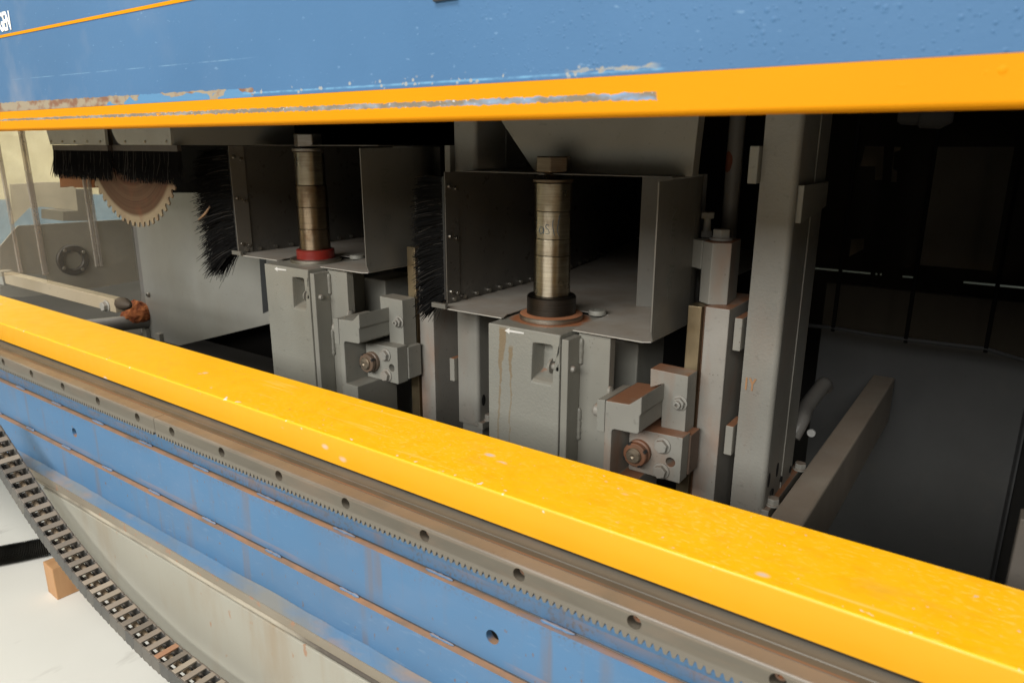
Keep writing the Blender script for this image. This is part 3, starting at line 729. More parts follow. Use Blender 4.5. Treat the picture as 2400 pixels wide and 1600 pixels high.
# ------------------------------------------------------------------ spindle units: the near one is surveyed, the far one is its copy
OFF = V(-.4791, 0, .0344)
SX, SYY = -.5105, .811
ZB = -.228
def front(pp, Y): return [at(p, Y=Y) for p in pp]
def make_unit():
    t = thing('spindle_unit', (SX, .80, ZB), 'grey spindle unit with brown runs down its housing and black collar, nearer of the two', 'spindle unit', 'spindle units inside the machine')
    # housing with a scooped pocket for the clamping bolt
    x0, x1, y0, y1, zb = -.564, -.4515, .739, .86, -.66
    po = [at(SE(*p), Y=y0) for p in ((502, 324), (600, 334), (668, 347), (684, 362), (686, 455), (686, 500), (752, 508), (750, 596), (686, 590), (684, 690), (668, 722), (580, 702), (487, 682), (494, 500))]
    bm = B()
    outer = [V(x0, y0, zb), V(x1, y0, zb), V(x1, y0, ZB), V(x0, y0, ZB)]
    es = []; loops = []
    for lp in (outer, po):
        vs = [bm.verts.new(p) for p in lp]; loops.append(vs)
        for i in range(len(vs)): es.append(bm.edges.new((vs[i], vs[(i+1) % len(vs)])))
    bmesh.ops.triangle_fill(bm, use_beauty=True, use_dissolve=False, edges=es)
    cx = sum(p.x for p in po)/len(po); cz = sum(p.z for p in po)/len(po)
    prev = loops[1]
    def deep(p, f):
        # scoop: steep at the left, floor and top sloping in
        u = (p.x-po[0].x)/(.056); v = (p.z-po[-3].z)/(po[0].z-po[-3].z)
        return f
    for f, dy in ((.93, .004), (.86, .012), (.78, .022), (.70, .027)):
        cur = []
        for p in po:
            q = V(cx+(p.x-cx)*(1-(1-f)*.25)+.002*(1-f), y0+dy, cz+(p.z-cz)*f+(1-f)*.016)
            cur.append(bm.verts.new(q))
        for i in range(len(cur)): bm.faces.new((prev[i], prev[(i+1) % len(cur)], cur[(i+1) % len(cur)], cur[i]))
        prev = cur
    bm.faces.new(prev)
    bk = [bm.verts.new(p+V(0, y1-y0, 0)) for p in outer]
    for i in range(4): bm.faces.new((loops[0][i], loops[0][(i+1) % 4], bk[(i+1) % 4], bk[i]))
    bm.faces.new(bk)
    hs = obj('housing', bm, m_housing(SX, SYY, ZB), t, .0012)
    # white arrow decal
    a = [at(SE(*p), Y=y0-.0002) for p in ((246, 213), (292, 190), (288, 207), (422, 231), (420, 245), (288, 226), (290, 244))]
    obj('arrow_decal', prism(B(), a, (0, .0003, 0)), M['white'], hs)
    c = at(SE(690, 540), Y=y0+.011)
    bm = B(); lathe(bm, c, (-1, 0, 0), [(.0045, -.016), (.0045, 0), (.0100, 0), (.0100, .0015), (.0085, .004), (.004, .0052), (0, .0052)], 20)
    obj('clamp_bolt', bm, M['bolt'], hs, smooth=True)
    obj('back_body', box(B(), x0+.01, x1+.05, y1+.0005, .95, zb, ZB-.03), M['grey'], t, .002)
    # flange bar beside the housing
    fl = front((SE(765, 292), SE(833, 305)), .7415)
    fx0, fx1 = x1+.0008, fl[1].x
    fb = obj('flange_bar', box(B(), fx0, fx1, .7415, .7730, zb, fl[0].z), M['grey'], t, .0012)
    c = at(SE(865, 565), X=fx1); bm = B(); lathe(bm, c-V(.002, 0, 0), (1, 0, 0), [(.0042, 0), (.0042, .005), (.003, .0065), (0, .0066)], 14); obj('bolt_tip', bm, M['bolt'], fb, smooth=True)
    pl = front((SE(925, 275), SE(1190, 297)), .765)
    obj('side_plate', box(B(), fx1-.004, pl[1].x, .7733, .788, zb, pl[1].z), M['grey'], t, .001)
    for ya, yb in ((282, 520), (925, 1215)):
        a, b = at(SE(925, ya), Y=.770), at(SE(905, yb), Y=.770); n = 16
        pts = [V(fx1+.0012+.0008*noise.noise(V(i*.8, ya, 0)), .7712, a.z+(b.z-a.z)*i/n) for i in range(n+1)]
        bm = B(); tube(bm, pts, [.0012]+[.0030+.0013*noise.noise(V(i*1.3, 7, ya)) for i in range(n-1)]+[.0012], 8); obj('weld_bead', bm, M['grey'], t, smooth=True)
    # C-shaped carriage arm
    cp = front([SE(1172, 856), SE(1390, 893), SE(1505, 824), SE(1499, 985), SE(1483, 1000), SE(1478, 1148), SE(1464, 1166), SE(1256, 1122), SE(1232, 1126), SE(1226, 1150)], .738)
    g1 = at(SE(1212, 1500), Y=.738); zl = at((SH(600, 1240)), Y=.738).z-.012
    cp += [V(cp[-1].x, .738, zl), V(cp[3].x-.012, .738, zl), V(cp[3].x-.012, .738, zb), V(at(SE(1160, 1148), Y=.738).x, .738, zb), V(at(SE(1172, 856), Y=.738).x, .738, cp[0].z-.02)]
    ca = obj('carriage_arm', prism(B(), cp, (0, .088, 0)), M['grey_rust'], t, .0012)
    cv = front([SE(1096, 845), SE(1168, 853), SE(1158, 1147), SE(1086, 1131)], .737)
    cv = obj('end_cover', prism(B(), cv, (0, .070, 0)), M['grey'], t, .0008)
    c = at(SE(1090, 935), Y=.7455); bm = B(); lathe(bm, c+V(.006, 0, 0), (-1, 0, 0), [(.0085, 0), (.0085, .006), (.006, .009), (0, .010)], 16); obj('bolt_head', bm, M['bolt'], cv, smooth=True)
    c = at(SE(1210, 765), Y=.7745); bm = B(); lathe(bm, c, (1, 0, .2), [(.006, 0), (.006, .003), (.003, .004), (0, .004)], 14); obj('bolt_head', bm, M['bolt'], ca, smooth=True)
    # clamp block
    ub = front([SH(760, 101), SH(1145, 182), SH(1105, 800), SH(866, 745), SH(868, 690), SH(885, 258), SH(757, 294)], .803)
    cb = obj('clamp_block', prism(B(), ub, (0, .030, 0)), M['grey_rust'], t, .0008)
    c = at(SH(1060, 452), Y=.803); n_ = hexbolt(cb, c, (0, -1, 0), .0080, .007, M['bolt'], True, 'lock_nut')
    bm = B(); lathe(bm, c+V(0, -.006, 0), (0, -1, 0), [(.0046, 0), (.0046, .005), (.003, .0055), (.0022, .0055), (.0022, .001)], 16); obj('set_screw', bm, M['bolt'], n_, smooth=True)
    lf = front([SH(545, 700), SH(1090, 812), SH(1055, 1275), SH(535, 1126)], .780)
    hole = ring_pts(at(SH(962, 1058), Y=.780), .0062, 22, UX, UZ)
    lbk = obj('lower_clamp', prism(B(), lf, (0, .0228, 0), [hole]), M['grey_rust'], t, .0008)
    obj('clamp_backing', box(B(), lf[0].x+.004, lf[1].x+.002, .8031, .833, lf[2].z+.003, lf[1].z-.004), M['rust_side'], t, .001)
    for p in (SH(885, 885), SH(872, 1142)): hexbolt(lbk, at(p, Y=.780), (0, -1, 0), .0086, .0085, M['bolt'])
    c = at(SH(628, 960), Y=.774)
    bm = B(); lathe(bm, V(c.x, .7795, c.z), (0, -1, 0), [(.0165, 0), (.0165, .005), (.0140, .0062), (.0140, .0085), (.0155, .0090), (.0155, .0145), (.0145, .0155), (.009, .0158)], 30)
    kn = obj('slotted_nut', bm, M['knob'], lbk, smooth=True)
    bm = B(); lathe(bm, V(c.x, .7642, c.z), (0, -1, 0), [(.0102, 0), (.0102, .0025), (.0085, .0045), (.003, .005), (.0012, .0038), (0, .0037)], 24); obj('shaft_end', bm, M['shaft_end'], kn, smooth=True)
    for i in range(4):
        aa = i*1.571+.5; q = V(c.x+.0152*math.cos(aa), .7670, c.z+.0152*math.sin(aa)); bm = box(B(), -.002, .002, -.0032, .0032, -.0012, .0012)
        bmesh.ops.rotate(bm, verts=bm.verts, matrix=Matrix.Rotation(-aa+1.571, 3, 'Y')); bmesh.ops.translate(bm, verts=bm.verts, vec=q); obj('slot', bm, M['dark'], kn)
    return t
M['splinter'] = paint('tan_splinter', (.42, .26, .15), .7)
M['rust_side'] = paint('rusty_clamp_side', (.16, .11, .08), .6, 0, .2, .8, .3)
M['shaft_end'] = metal('dull_shaft_end', (.55, .47, .36), .5, tamt=.4)
M['cone'] = paint('dull_brown_cone', (.07, .05, .034), .65, 0, .2, 0, .2)
M['knob'] = paint('rust_covered_nut', (.16, .10, .065), .55, .1, .2, .9, .3, 0, (.32, .105, .04))
unit = make_unit()
unit2 = copy_tree(unit); unit2.location = unit.location+OFF
unit2['label'] = 'grey spindle unit left of the other, red ring under its spindle, saw panel beside it'
# the far unit is cleaner: no runs, less brick dust
MC = {M['grey_rust'].name: M['grey'], M['rust_side'].name: M['grey'], M['knob'].name: paint('oily_brown_nut', (.15, .115, .085), .4, 0, .1, .35, .3)}
mh2 = paint('cast_housing_plain', (.295, .29, .25), .48, .5, .5, 0, .08, .3)
def walk(o):
    yield o
    for c in o.children: yield from walk(c)
for o in walk(unit2):
    if o.type == 'MESH' and o.data.materials:
        nm = o.data.materials[0].name
        if nm in MC or nm.startswith('cast_housing_with'):
            o.data = o.data.copy(); o.data.materials[0] = MC.get(nm, mh2)
    if o.name.startswith('end_cover'):
        pass

def make_spindle(ctr, zz, rings, collar_mat, rc, label, brown, nut_ph):
    # zz: nut top, nut bottom, washer top, washer bottom, ring joints..., collar top, collar bottom, flange top, flange bottom
    x, y = ctr
    t = thing('tool_spindle', (x, y, zz[-1]), label, 'spindle', 'tool spindles')
    mats = rings
    zn0, zn1, zw0, zw1 = zz[:4]; joints = zz[3:-4]; zc0, zc1, zf0, zf1 = zz[-4:]
    bm = B(); cyl(bm, V(x, y, zn1), V(x, y, zn0), .0236, 6, ph=nut_ph); obj('hex_nut', bm, brown, t, .0016)
    bm = B(); prof = []
    zt = zn1+.001
    while zt > zw0-.002: prof += [(.0135, zt), (.0118, zt-.0012)]; zt -= .0024
    lathe(bm, V(x, y, 0), (0, 0, 1), prof[::-1], 24); obj('thread', bm, M['nut'], t)
    bm = B(); lathe(bm, V(x, y, 0), (0, 0, 1), [(.0262, zw1+.0006), (.0270, zw1+.0012), (.0270, zw0-.0006), (.0262, zw0)], 48); obj('washer', bm, brown, t, smooth=True)
    for i, (a, b) in enumerate(zip(joints, joints[1:])):
        r, m = mats[i]
        bm = B(); lathe(bm, V(x, y, 0), (0, 0, 1), [(r-.0006, b+.0003), (r, b+.0011), (r, a-.0011), (r-.0006, a-.0003)], 56); obj('spacer_ring', bm, m, t, smooth=True)
    bm = B(); lathe(bm, V(x, y, 0), (0, 0, 1), [(.0205, zf1), (.0205, zw1)], 32); obj('shaft', bm, M['nut'], t, smooth=True)
    bm = B(); lathe(bm, V(x, y, 0), (0, 0, 1), [(rc-.0012, zc1), (rc, zc1+.0014), (rc, zc0-.0018), (rc-.0018, zc0)], 56); obj('collar', bm, collar_mat, t, smooth=True)
    bm = B(); lathe(bm, V(x, y, 0), (0, 0, 1), [(.0432, zf1), (.0436, zf1+.001), (.0436, zf0-.0014), (.0424, zf0)], 64); fd = obj('flange_disc', bm, M['steel'], t, smooth=True)
    return t, fd
zs2 = [-.0123, -.0323, -.0409, -.0456, -.0815, -.1175, -.1394, -.1945, -.1945, -.2225, -.2205, -.2275]
t2, fd = make_spindle((SX, SYY), zs2, [(.0250, M['spindle_rough']), (.0248, M['spindle']), (.0250, M['spindle']), (.0249, M['spindle'])], M['collar'], .0336,
    'bright steel spindle with black collar at its foot and blue handwriting, nearer one', M['nut'], .35)
bm = B(); lathe(bm, V(SX, SYY, 0), (0, 0, 1), [(.043, -.2206), (.0405, -.2196), (.034, -.2190), (.0337, -.2206)], 60)
obj('brick_dust', bm, M['dust'], fd, smooth=True)
# handwriting on the second ring, wrapped round it
def scrawl(parent, strokes, x, y, r, mat):
    for st in strokes:
        pts = [V(x+r*math.sin(a), y-r*math.cos(a), z) for a, z in smooth2(st)]
        obj('handwriting', tube(B(), pts, .00045, 6), mat, parent)
def smooth2(st): return [(p.x, p.z) for p in smoothpath([V(a, 0, z) for a, z in st], 6)]
zr = -.1; a0 = .59
scrawl(t2, [[(a0-.55, zr-.002), (a0-.72, zr-.0015), (a0-.80, zr-.006), (a0-.72, zr-.010), (a0-.56, zr-.008), (a0-.54, zr-.002), (a0-.52, zr-.010)],
    [(a0-.22, zr+.001), (a0-.36, zr+.002), (a0-.40, zr-.001), (a0-.25, zr-.005), (a0-.22, zr-.009), (a0-.40, zr-.010)],
    [(a0-.02, zr+.008), (a0-.03, zr), (a0+.07, zr-.012)], [(a0+.33, zr+.014), (a0+.25, zr+.003), (a0+.22, zr-.006), (a0+.32, zr-.012)]], SX, SYY, .0249, M['ink_blue'])
S1 = (SX+OFF.x-.0065, SYY)
zs1 = [.0187, -.0017, -.0045, -.0102, -.0639, -.1003, -.1369, -.1722, -.1722, -.1895, -.1875, -.1935]
make_spindle(S1, zs1, [(.0246, M['spindle']), (.0262, M['spindle_brown']), (.0262, M['spindle_brown']), (.0262, M['spindle_brown'])], M['red'], .0322,
    'brownish steel spindle with red ring at its foot, the farther one', M['nut_grey'], .12)

# ------------------------------------------------------------------ extraction hoods round the spindles
HZ = -.2244
def make_hood(label, y0, blen, strip_mat, seed):
    t = thing('extraction_hood', (-.5, .9, HZ), label, 'dust hood', 'dust hoods behind the spindles')
    xl, xr, yf = -.6735, -.341, .7605; ye = at((1622, 560), X=xr).y
    # floor sheet, cut out round the housing
    fl = [V(xl, yf, HZ), V(-.5585, yf, HZ), V(-.5585, .766, HZ), V(-.5655, .785, HZ), V(-.5655, .862, HZ), V(-.4495, .862, HZ), V(-.4495, .775, HZ), V(-.4458, yf, HZ), V(xr-.009, yf, HZ), V(xr, yf+.006, HZ), V(xr, ye, HZ), V(xr-.022, ye+.07, HZ), V(xr-.06, ye+.12, HZ), V(xr-.08, 1.62, HZ), V(-.80, 1.68, HZ), V(-.735, 1.40, HZ), V(-.683, 1.15, HZ), V(xl, .96, HZ)]
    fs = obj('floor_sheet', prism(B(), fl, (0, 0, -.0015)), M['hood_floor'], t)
    c = at(SD(1522, 1300), Z=HZ); bm = B(); lathe(bm, c, (0, 0, 1), [(.0125, 0), (.0125, .0045), (.0115, .006), (.006, .006), (.006, .0052), (.005, .0052), (.005, .0062), (0, .0062)], 32); obj('plug', bm, M['grey'], fs, smooth=True)
    # left wall: curved sheet
    zt = -.0359
    plan = smoothpath([V(xl, y0+.006, 0), V(xl, .90, 0), V(-.6745, 1.02, 0), V(-.690, 1.18, 0), V(-.725, 1.36, 0), V(-.79, 1.64, 0)], 8)
    pts = [V(p.x, p.y, HZ+.0003) for p in plan]+[V(p.x-.0018, p.y, HZ+.0003) for p in plan[::-1]]
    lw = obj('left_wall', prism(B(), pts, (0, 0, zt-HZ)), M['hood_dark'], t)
    for i in range(19):
        f = .02+.05*i; j = min(int(f*(len(plan)-1)), len(plan)-2); p = plan[j].lerp(plan[j+1], f*(len(plan)-1)-j)
        bm = B(); cyl(bm, V(p.x+.0002, p.y, HZ+.006), V(p.x+.0045, p.y, HZ+.006), .0032, 8); obj('screw', bm, M['screw'], lw, smooth=True)
    st = obj('edge_strip', box(B(), xl+.0003, xl+.0022, y0-.002, y0+.027, HZ+.0022, zt+.0006), strip_mat, t)
    for z in (-.0545, -.125, -.206):
        for dy, dz in ((y0+.005, 0.), (y0+.019, -.004)): socket(st, V(xl+.002, dy, z+dz), (1, 0, 0), .0032, .004, M['screw'])
    obj('hinge_tab', box(B(), xl-.006, xl+.02, .755, .7600, HZ+.0003, HZ+.007), M['hood_grey'], t)
    # right wall with its inner return
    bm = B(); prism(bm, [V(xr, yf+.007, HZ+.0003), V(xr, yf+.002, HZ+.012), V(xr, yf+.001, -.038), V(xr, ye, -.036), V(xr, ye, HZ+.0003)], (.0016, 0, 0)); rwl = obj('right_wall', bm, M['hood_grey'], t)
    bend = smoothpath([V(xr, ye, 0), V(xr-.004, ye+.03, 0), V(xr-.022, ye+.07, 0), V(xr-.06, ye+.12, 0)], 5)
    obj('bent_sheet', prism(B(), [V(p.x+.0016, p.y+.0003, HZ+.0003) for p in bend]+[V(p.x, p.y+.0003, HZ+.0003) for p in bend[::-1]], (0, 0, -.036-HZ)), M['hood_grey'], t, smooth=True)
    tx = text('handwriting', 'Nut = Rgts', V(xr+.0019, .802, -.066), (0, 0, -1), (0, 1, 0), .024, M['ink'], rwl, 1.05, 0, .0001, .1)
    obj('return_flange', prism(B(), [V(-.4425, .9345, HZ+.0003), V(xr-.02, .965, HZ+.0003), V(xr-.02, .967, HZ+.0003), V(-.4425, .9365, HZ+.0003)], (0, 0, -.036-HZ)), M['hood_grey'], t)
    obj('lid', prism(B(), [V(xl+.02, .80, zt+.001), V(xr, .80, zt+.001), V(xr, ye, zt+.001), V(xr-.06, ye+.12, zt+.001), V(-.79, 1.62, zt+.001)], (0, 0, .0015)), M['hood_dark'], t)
    # brush along the left edge
    rnd = random.Random(seed)
    bm = B(); box(bm, xl-.009, xl-.0022, y0, y0+.012, HZ+.006, zt-.006)
    bs = obj('brush_strip', bm, M['dark'], t)
    def root():
        z = rnd.uniform(HZ+.006, zt-.006); f = (z-HZ)/(zt-HZ)
        d = V(-1, rnd.gauss(-.12, .16), rnd.gauss(.0, .05)+.25*max(0, f-.75)-.42*(1-f)**2)
        L = blen*rnd.uniform(.78, 1.04)*(1.-.25*max(0, f-.8)/.2+.18*(1-f)**2)*(rnd.uniform(.5, 1) if rnd.random() < .2 else 1)
        return V(xl-.006, rnd.uniform(y0-.001, y0+.013), z), d, L, V(0, 0, -.22-.35*(1-f)**2)
    bm = bristles(B(), 3600, root, rnd)
    for i in range(9):
        p = V(xl-.006, y0+.005, HZ+.004+.0015*i); d = V(-.55-.1*rnd.random(), -.12+rnd.gauss(0, .1), -.85+.06*i)
        q = p+d.normalized()*rnd.uniform(.7, 1.1)*blen; tube(bm, [p, p.lerp(q, .5)+V(0, 0, .004), q], [.0004, .0004, .0003], 3)
    obj('bristles', bm, M['bristle'], bs)
    obj('bristles', bristles(B(), 260, root, rnd), M['bristle_dusty'], bs)
    return t
M['hood_floor'] = paint('lit_dusty_hood_floor', (.46, .44, .395), .5, 0, .6, .08, .12)  # dusty, and lighter than the walls to carry the light on the floor
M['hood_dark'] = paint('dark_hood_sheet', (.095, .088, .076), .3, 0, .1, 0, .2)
M['strip'] = paint('bare_edge_strip', (.17, .155, .13), .35, 0, 0, 0, .15)
hood = make_hood('open grey sheet metal dust hood round the nearer spindle, black brush on its left edge', .783, .050, M['hood_dark'], 3)
hood2 = make_hood('open grey dust hood round the spindle with the red ring, black brush at its left', .766, .084, M['strip'], 11)
hood2.location = Vector(hood2.location)+OFF

# big grey duct above the nearer hood
bm = B(); slab(bm, [(1160, 262), (1249, 397), (1262, 410), (1622, 414), (1642, 240), (1150, 240)], .838, .02)
tag(obj('dust_duct', bm, paint('duct_paint', (.24, .228, .195), .42, 0, .15, 0, .1), None, .001), 'grey sheet duct with slanted left edge above the nearer hood', 'duct')

# ------------------------------------------------------------------ slide columns with guide, top post and bolts
def make_slide():
    zt = at((1651, 718), Y=.84).z; x0, x1 = at((1654, 718), Y=.84).x, at((1710.5, 725), Y=.84).x
    t = thing('slide_column', (x0, .84, zt-.5), 'grey vertical slide with rusty dust on its flat top, beside the right column', 'slide', 'vertical slides')
    obj('slide_body', box(B(), x0, x1, .84, .95, -.80, zt), M['slide'], t, .0012)
    g0, g1 = at((1613, 717), Y=.838).x, at((1645, 717), Y=.838).x
    obj('guide_strip', box(B(), g0, g1, .838, .862, -.80, zt-.0008), M['brass_rail'], t, .0008)
    obj('guide_gap', box(B(), g1+.0004, x0-.0004, .846, .86, -.80, zt-.001), M['rust_strip'], t)
    # post: corner towards the viewer
    A, Bq, Cq = at(SG(470, 1005), Z=zt), at(SG(600, 1050), Z=zt), at(SG(865, 1056), Z=zt)
    ztop = at(SG(655, 176), Y=Bq.y).z
    bkv = V(-.005, .05, 0)
    ps = obj('post', prism(B(), [A, Bq, Cq, Cq+bkv, A+bkv], (0, 0, ztop-zt)), M['grey_rust'], t, .0010)
    d = (A-Bq); d.normalize(); q0 = Bq+d*.022; q1 = Bq+d*.044; nn = V(-d.y, d.x, 0)
    if nn.y < 0: nn = -nn
    obj('ear', prism(B(), [q0, q1, q1+nn*.03, q0+nn*.03], (0, 0, -.036)), M['grey'], t, .001).data.transform(Matrix.Translation((0, 0, ztop-zt)))
    c = at(SG(735, 150), Z=ztop)
    hexbolt(ps, V(c.x, c.y+.012, ztop), (0, 0, 1), .0115, .014, M['bolt'])
    c2 = at(SG(560, 95), Z=ztop); c2 = V(c2.x, c2.y+.004, ztop)
    nt = hexbolt(ps, c2, (0, 0, 1), .0075, .008, M['bolt'], False, 'lock_nut')
    zl = at(SF(470, 1160), Y=c2.y).z
    bm = loft(B(), c2, UZ, [(.0046, .006, 0), (.0046, zl-c2.z-.008, 0), (.0090, zl-c2.z-.0079, 1), (.0090, zl-c2.z-.001, 1), (.0084, zl-c2.z, 1)]); obj('long_bolt', bm, M['bolt'], nt, .0005)
    return t
M['slide'] = paint('galled_slide_paint', (.34, .32, .285), .45, .2, .4, .95, .15, .9, (.36, .16, .08))
M['rust_strip'] = paint('oily_rust_strip', (.10, .05, .025), .6, 0, 0, .6, .3)
slide = make_slide()
slide2 = copy_tree(slide); slide2.location = slide.location+OFF
slide2['label'] = 'grey vertical slide behind the farther spindle unit, partly behind a black brush'

# ------------------------------------------------------------------ support columns
def make_column():
    x0, x1 = at((1722, 1066), Y=.84).x, at((1801, 1066), Y=.84).x; y0, y1 = .84, .978; zb = -.445
    t = thing('support_column', (x0, .9, zb), 'tall grey square column with orange marking, right of the nearer slide', 'column', 'square columns')
    r = .007; arc = [V(x1-r+r*math.sin(a), y0+r-r*math.cos(a), zb) for a in (0, R(18), R(36), R(54), R(72), R(90))]
    arc2 = [V(x1-.006+.006*math.cos(a), y1-.006+.006*math.sin(a), zb) for a in (0, R(45), R(90))]
    obj('post', prism(B(), [V(x0, y0, zb)]+arc+arc2+[V(x0, y1, zb)], (0, 0, .45-zb)), M['column'], t, smooth=True)
    ym = y0+.075
    obj('seam', box(B(), x1-.001, x1+.0012, ym, ym+.05, zb, .42), M['column'], t, .0008)
    for sx, sy, rz in ((1055, 815, .0125), (1185, 655, .0125)):
        c = at(SI(sx, sy), X=x1); bm = B(); cyl(bm, c-V(.002, 0, 0), c+V(.0006, 0, 0), .0052, 20); bmesh.ops.scale(bm, verts=bm.verts, vec=(1, .9, 1.9), space=Matrix.Translation(-c)); obj('slot', bm, M['hole'], t)
    for sx, sy, rz in ((1250, 800, .004), (1385, 650, .005), (1110, 1000, .005)):
        c = at(SI(sx, sy), X=x1+.0014); bm = B(); cyl(bm, c-V(.002, 0, 0), c+V(.0006, 0, 0), rz, 16); obj('hole', bm, M['hole'], t)
    p = at(SI(910, 1250), Y=.842); zp = p.z
    bp = obj('base_plate', box(B(), p.x, at(SI(1055, 1280), Y=.842).x, .842, 1.02, zp-.0125, zp), M['grey_rust'], t, .001)
    obj('foot', box(B(), x0, x1, .85, .975, -.80, zb-.0005), M['grey'], t)
    hexbolt(bp, V(x1+.006, .862, zp), (0, 0, 1), .008, .010, M['bolt']); hexbolt(bp, V(x1+.007, .99, zp), (0, 0, 1), .008, .010, M['bolt'])
    # tabs
    a, b = at(SF(970, 402), Y=.83), at(SF(1040, 838), Y=.83); xt = at(SF(1080, 402), Y=.83).x
    obj('tab', box(B(), a.x, xt, .83, .875, b.z, a.z), M['grey'], t, .001)
    for p0, p1, p2 in ((SA(360, 622), SA(415, 612), SA(400, 856)), (SA(297, 1362), SA(352, 1352), SI(465, 440))):
        a, b, c = at(p0, Y=.832), at(p1, Y=.832), at(p2, Y=.832); obj('tab', box(B(), a.x, b.x, .832, .872, c.z, a.z), M['grey_rust'], t, .001)
    a, b = at(SF(1480, 850), Y=.848), at(SF(1555, 1295), Y=.848); xr_ = at(SF(1597, 850), Y=.848).x
    prt = [V(xr_, .848, b.z), V(xr_, .848, a.z), V(xr_, .965, a.z), V(xr_, .965, b.z+.012), V(xr_, .92, b.z+.006)]
    obj('bracket_tab', prism(B(), prt, (a.x-xr_, 0, 0)), M['grey'], t, .001)
    return t
M['column'] = paint('column_paint', (.27, .262, .232), .48, .3, .4, .25, .14, .4)
M['hole'] = paint('dark_hole', (.008, .007, .006), .9)
column = make_column()
column2 = copy_tree(column); column2.location = column.location+V(OFF.x+.0105, .022, 0)
column2['label'] = 'tall grey square column between the two spindle units, left of the nearer hood'
mk = at((1742, 905), Y=.8395); text('marking', '1Y', mk-V(0, .0004, .003), (1, 0, 0), (0, 0, 1), .0215, M['orange_mark'], column, .62, .0006, .0001)

def make_pipe():
    a, b = at(SF(735, 45), Y=.95), at(SF(935, 45), Y=.95); r = (b-a).length/2*.92; c = (a+b)/2
    a2 = at(SF(725, 1500), Y=.95)
    t = thing('lift_pipe', (c.x, .95, a2.z), 'grey round pipe with a rust spot beside the right column', 'pipe', 'round pipes beside the columns')
    obj('tube', cyl(B(), V(c.x, .95, a2.z-.02), V(c.x, .95, .42), r, 28), M['pipe'], t, smooth=True)
    return t, c, r
M['pipe'] = paint('grey_pipe_paint', (.19, .18, .165), .4, .15, .1, 0, .15)
pipe, pc, pr = make_pipe()
qz = at(SF(750, 590), Y=.95-pr*.85).z
bm = B(); vs = []
for i in range(20):
    a = i*2*math.pi/20; k_ = 1+.3*noise.noise(V(math.cos(a)*2, math.sin(a)*2, 5)); th = -.5+.62*k_*math.cos(a)
    vs.append(bm.verts.new((pc.x+(pr+.0006)*math.sin(th), .95-(pr+.0006)*math.cos(th), qz+.0135*k_*math.sin(a))))
cen = bm.verts.new((pc.x+(pr+.001)*math.sin(-.5), .95-(pr+.001)*math.cos(-.5), qz))
for i in range(20): bm.faces.new((vs[i], vs[(i+1) % 20], cen))
rs = obj('rust_spot', bm, M['rust_spot'] if 'rust_spot' in M else paint('rust_spot', (.16, .045, .02), .8), pipe)
pipe2 = thing('lift_pipe', V(at((1040, 330), Y=.95).x, pipe.location.y, pipe.location.z), 'plain grey round pipe left of the column between the spindle units', 'pipe', 'round pipes beside the columns')
o = pipe.children[0].copy(); COL.objects.link(o); o.parent = pipe2

# ------------------------------------------------------------------ right-hand interior
zbm = -.425
e = at((2098, 885), Z=zbm); bx0, bx1 = at((1802.6, 1212), Z=zbm).x, at((1879, 1235), Z=zbm).x
bm = box(B(), bx0, bx1, .56, e.y, zbm-.09, zbm)
tag(obj('cross_beam', bm, M['taupe'], None, .003), 'brown dusty square tube running back from the yellow beam, right of the column', 'beam')
p, q = at((1990, 1000), Y=1.50), at((2352, 1000), Y=1.50)
bm = box(B(), -.30, XR-.001, 1.50, 1.512, FLOOR, at((2200, 690), Y=1.5).z); tag(obj('rear_panel', bm, M['panel_dark']), 'smooth dark grey sheet standing behind the hanging curtain at right', 'panel')
sx = at((2350, 1200), Y=1.49).x
tag(obj('seam_strip', box(B(), sx, sx+.004, 1.494, 1.4998, FLOOR, at((2200, 690), Y=1.5).z), M['dark']), 'thin dark vertical seam strip on the dark grey sheet at right', 'strip')
t = thing('dark_curtain', (-.1, 1.30, -.3), 'dark smoked plastic strip curtain hanging across the back at right', 'curtain')
cb = [at(SA(*p), Y=1.30) for p in ((600, 640), (1040, 690), (1320, 738), (1540, 768), (2090, 833), (2352, 912))]
zc = lambda x: (lambda i: cb[i].z+(cb[i+1].z-cb[i].z)*(x-cb[i].x)/(cb[i+1].x-cb[i].x))(max(0, min(len(cb)-2, sum(1 for c in cb if c.x <= x)-1)))
xs = [cb[0].x, cb[1].x, cb[3].x, cb[4].x, .055]
for i, (a, b) in enumerate(zip(xs, xs[1:])):
    n = 6; fr = [V(a+(b-a)*k/n, 1.30+.008*(i % 2), zc(a+(b-a)*k/n)) for k in range(n+1)]
    bm = prism(B(), fr+[V(b, fr[-1].y, .44), V(a, fr[0].y, .44)], (0, .002, 0)); obj('strip', bm, M['smoked'], t)
    if i: obj('rib', box(B(), a-.003, a+.003, 1.294, 1.2995, zc(a)-.006, .44), M['black_back'], t, .001)
bm = B(); tube(bm, [c+V(0, -.003, 0) for c in cb], .0035, 6); obj('hem', bm, M['dark'], t)
hp = [at(SA(*p), Y=yy) for p, yy in (((755, 1440), .985), ((815, 1330), 1.0), ((850, 1240), 1.04), ((930, 1130), 1.10), ((975, 1078), 1.13), ((985, 1100), 1.15))]
tag(obj('bent_pipe', tube(B(), smoothpath(hp, 8), .011, 14), M['pipe'], smooth=True), 'short bent grey pipe in the dark behind the right column', 'pipe')
a, b = at((2106, 272), Y=.9), at((2234, 275), Y=.9)
bm = B(); lathe(bm, a, b-a, [(.006, 0), (.009, .004), (.009, .02), (.012, .022), (.012, (b-a).length-.01), (.006, (b-a).length)], 20)
tag(obj('roller', bm, M['hole'], None, smooth=True), 'dark brown roller hanging just below the hood at the upper right', 'roller')
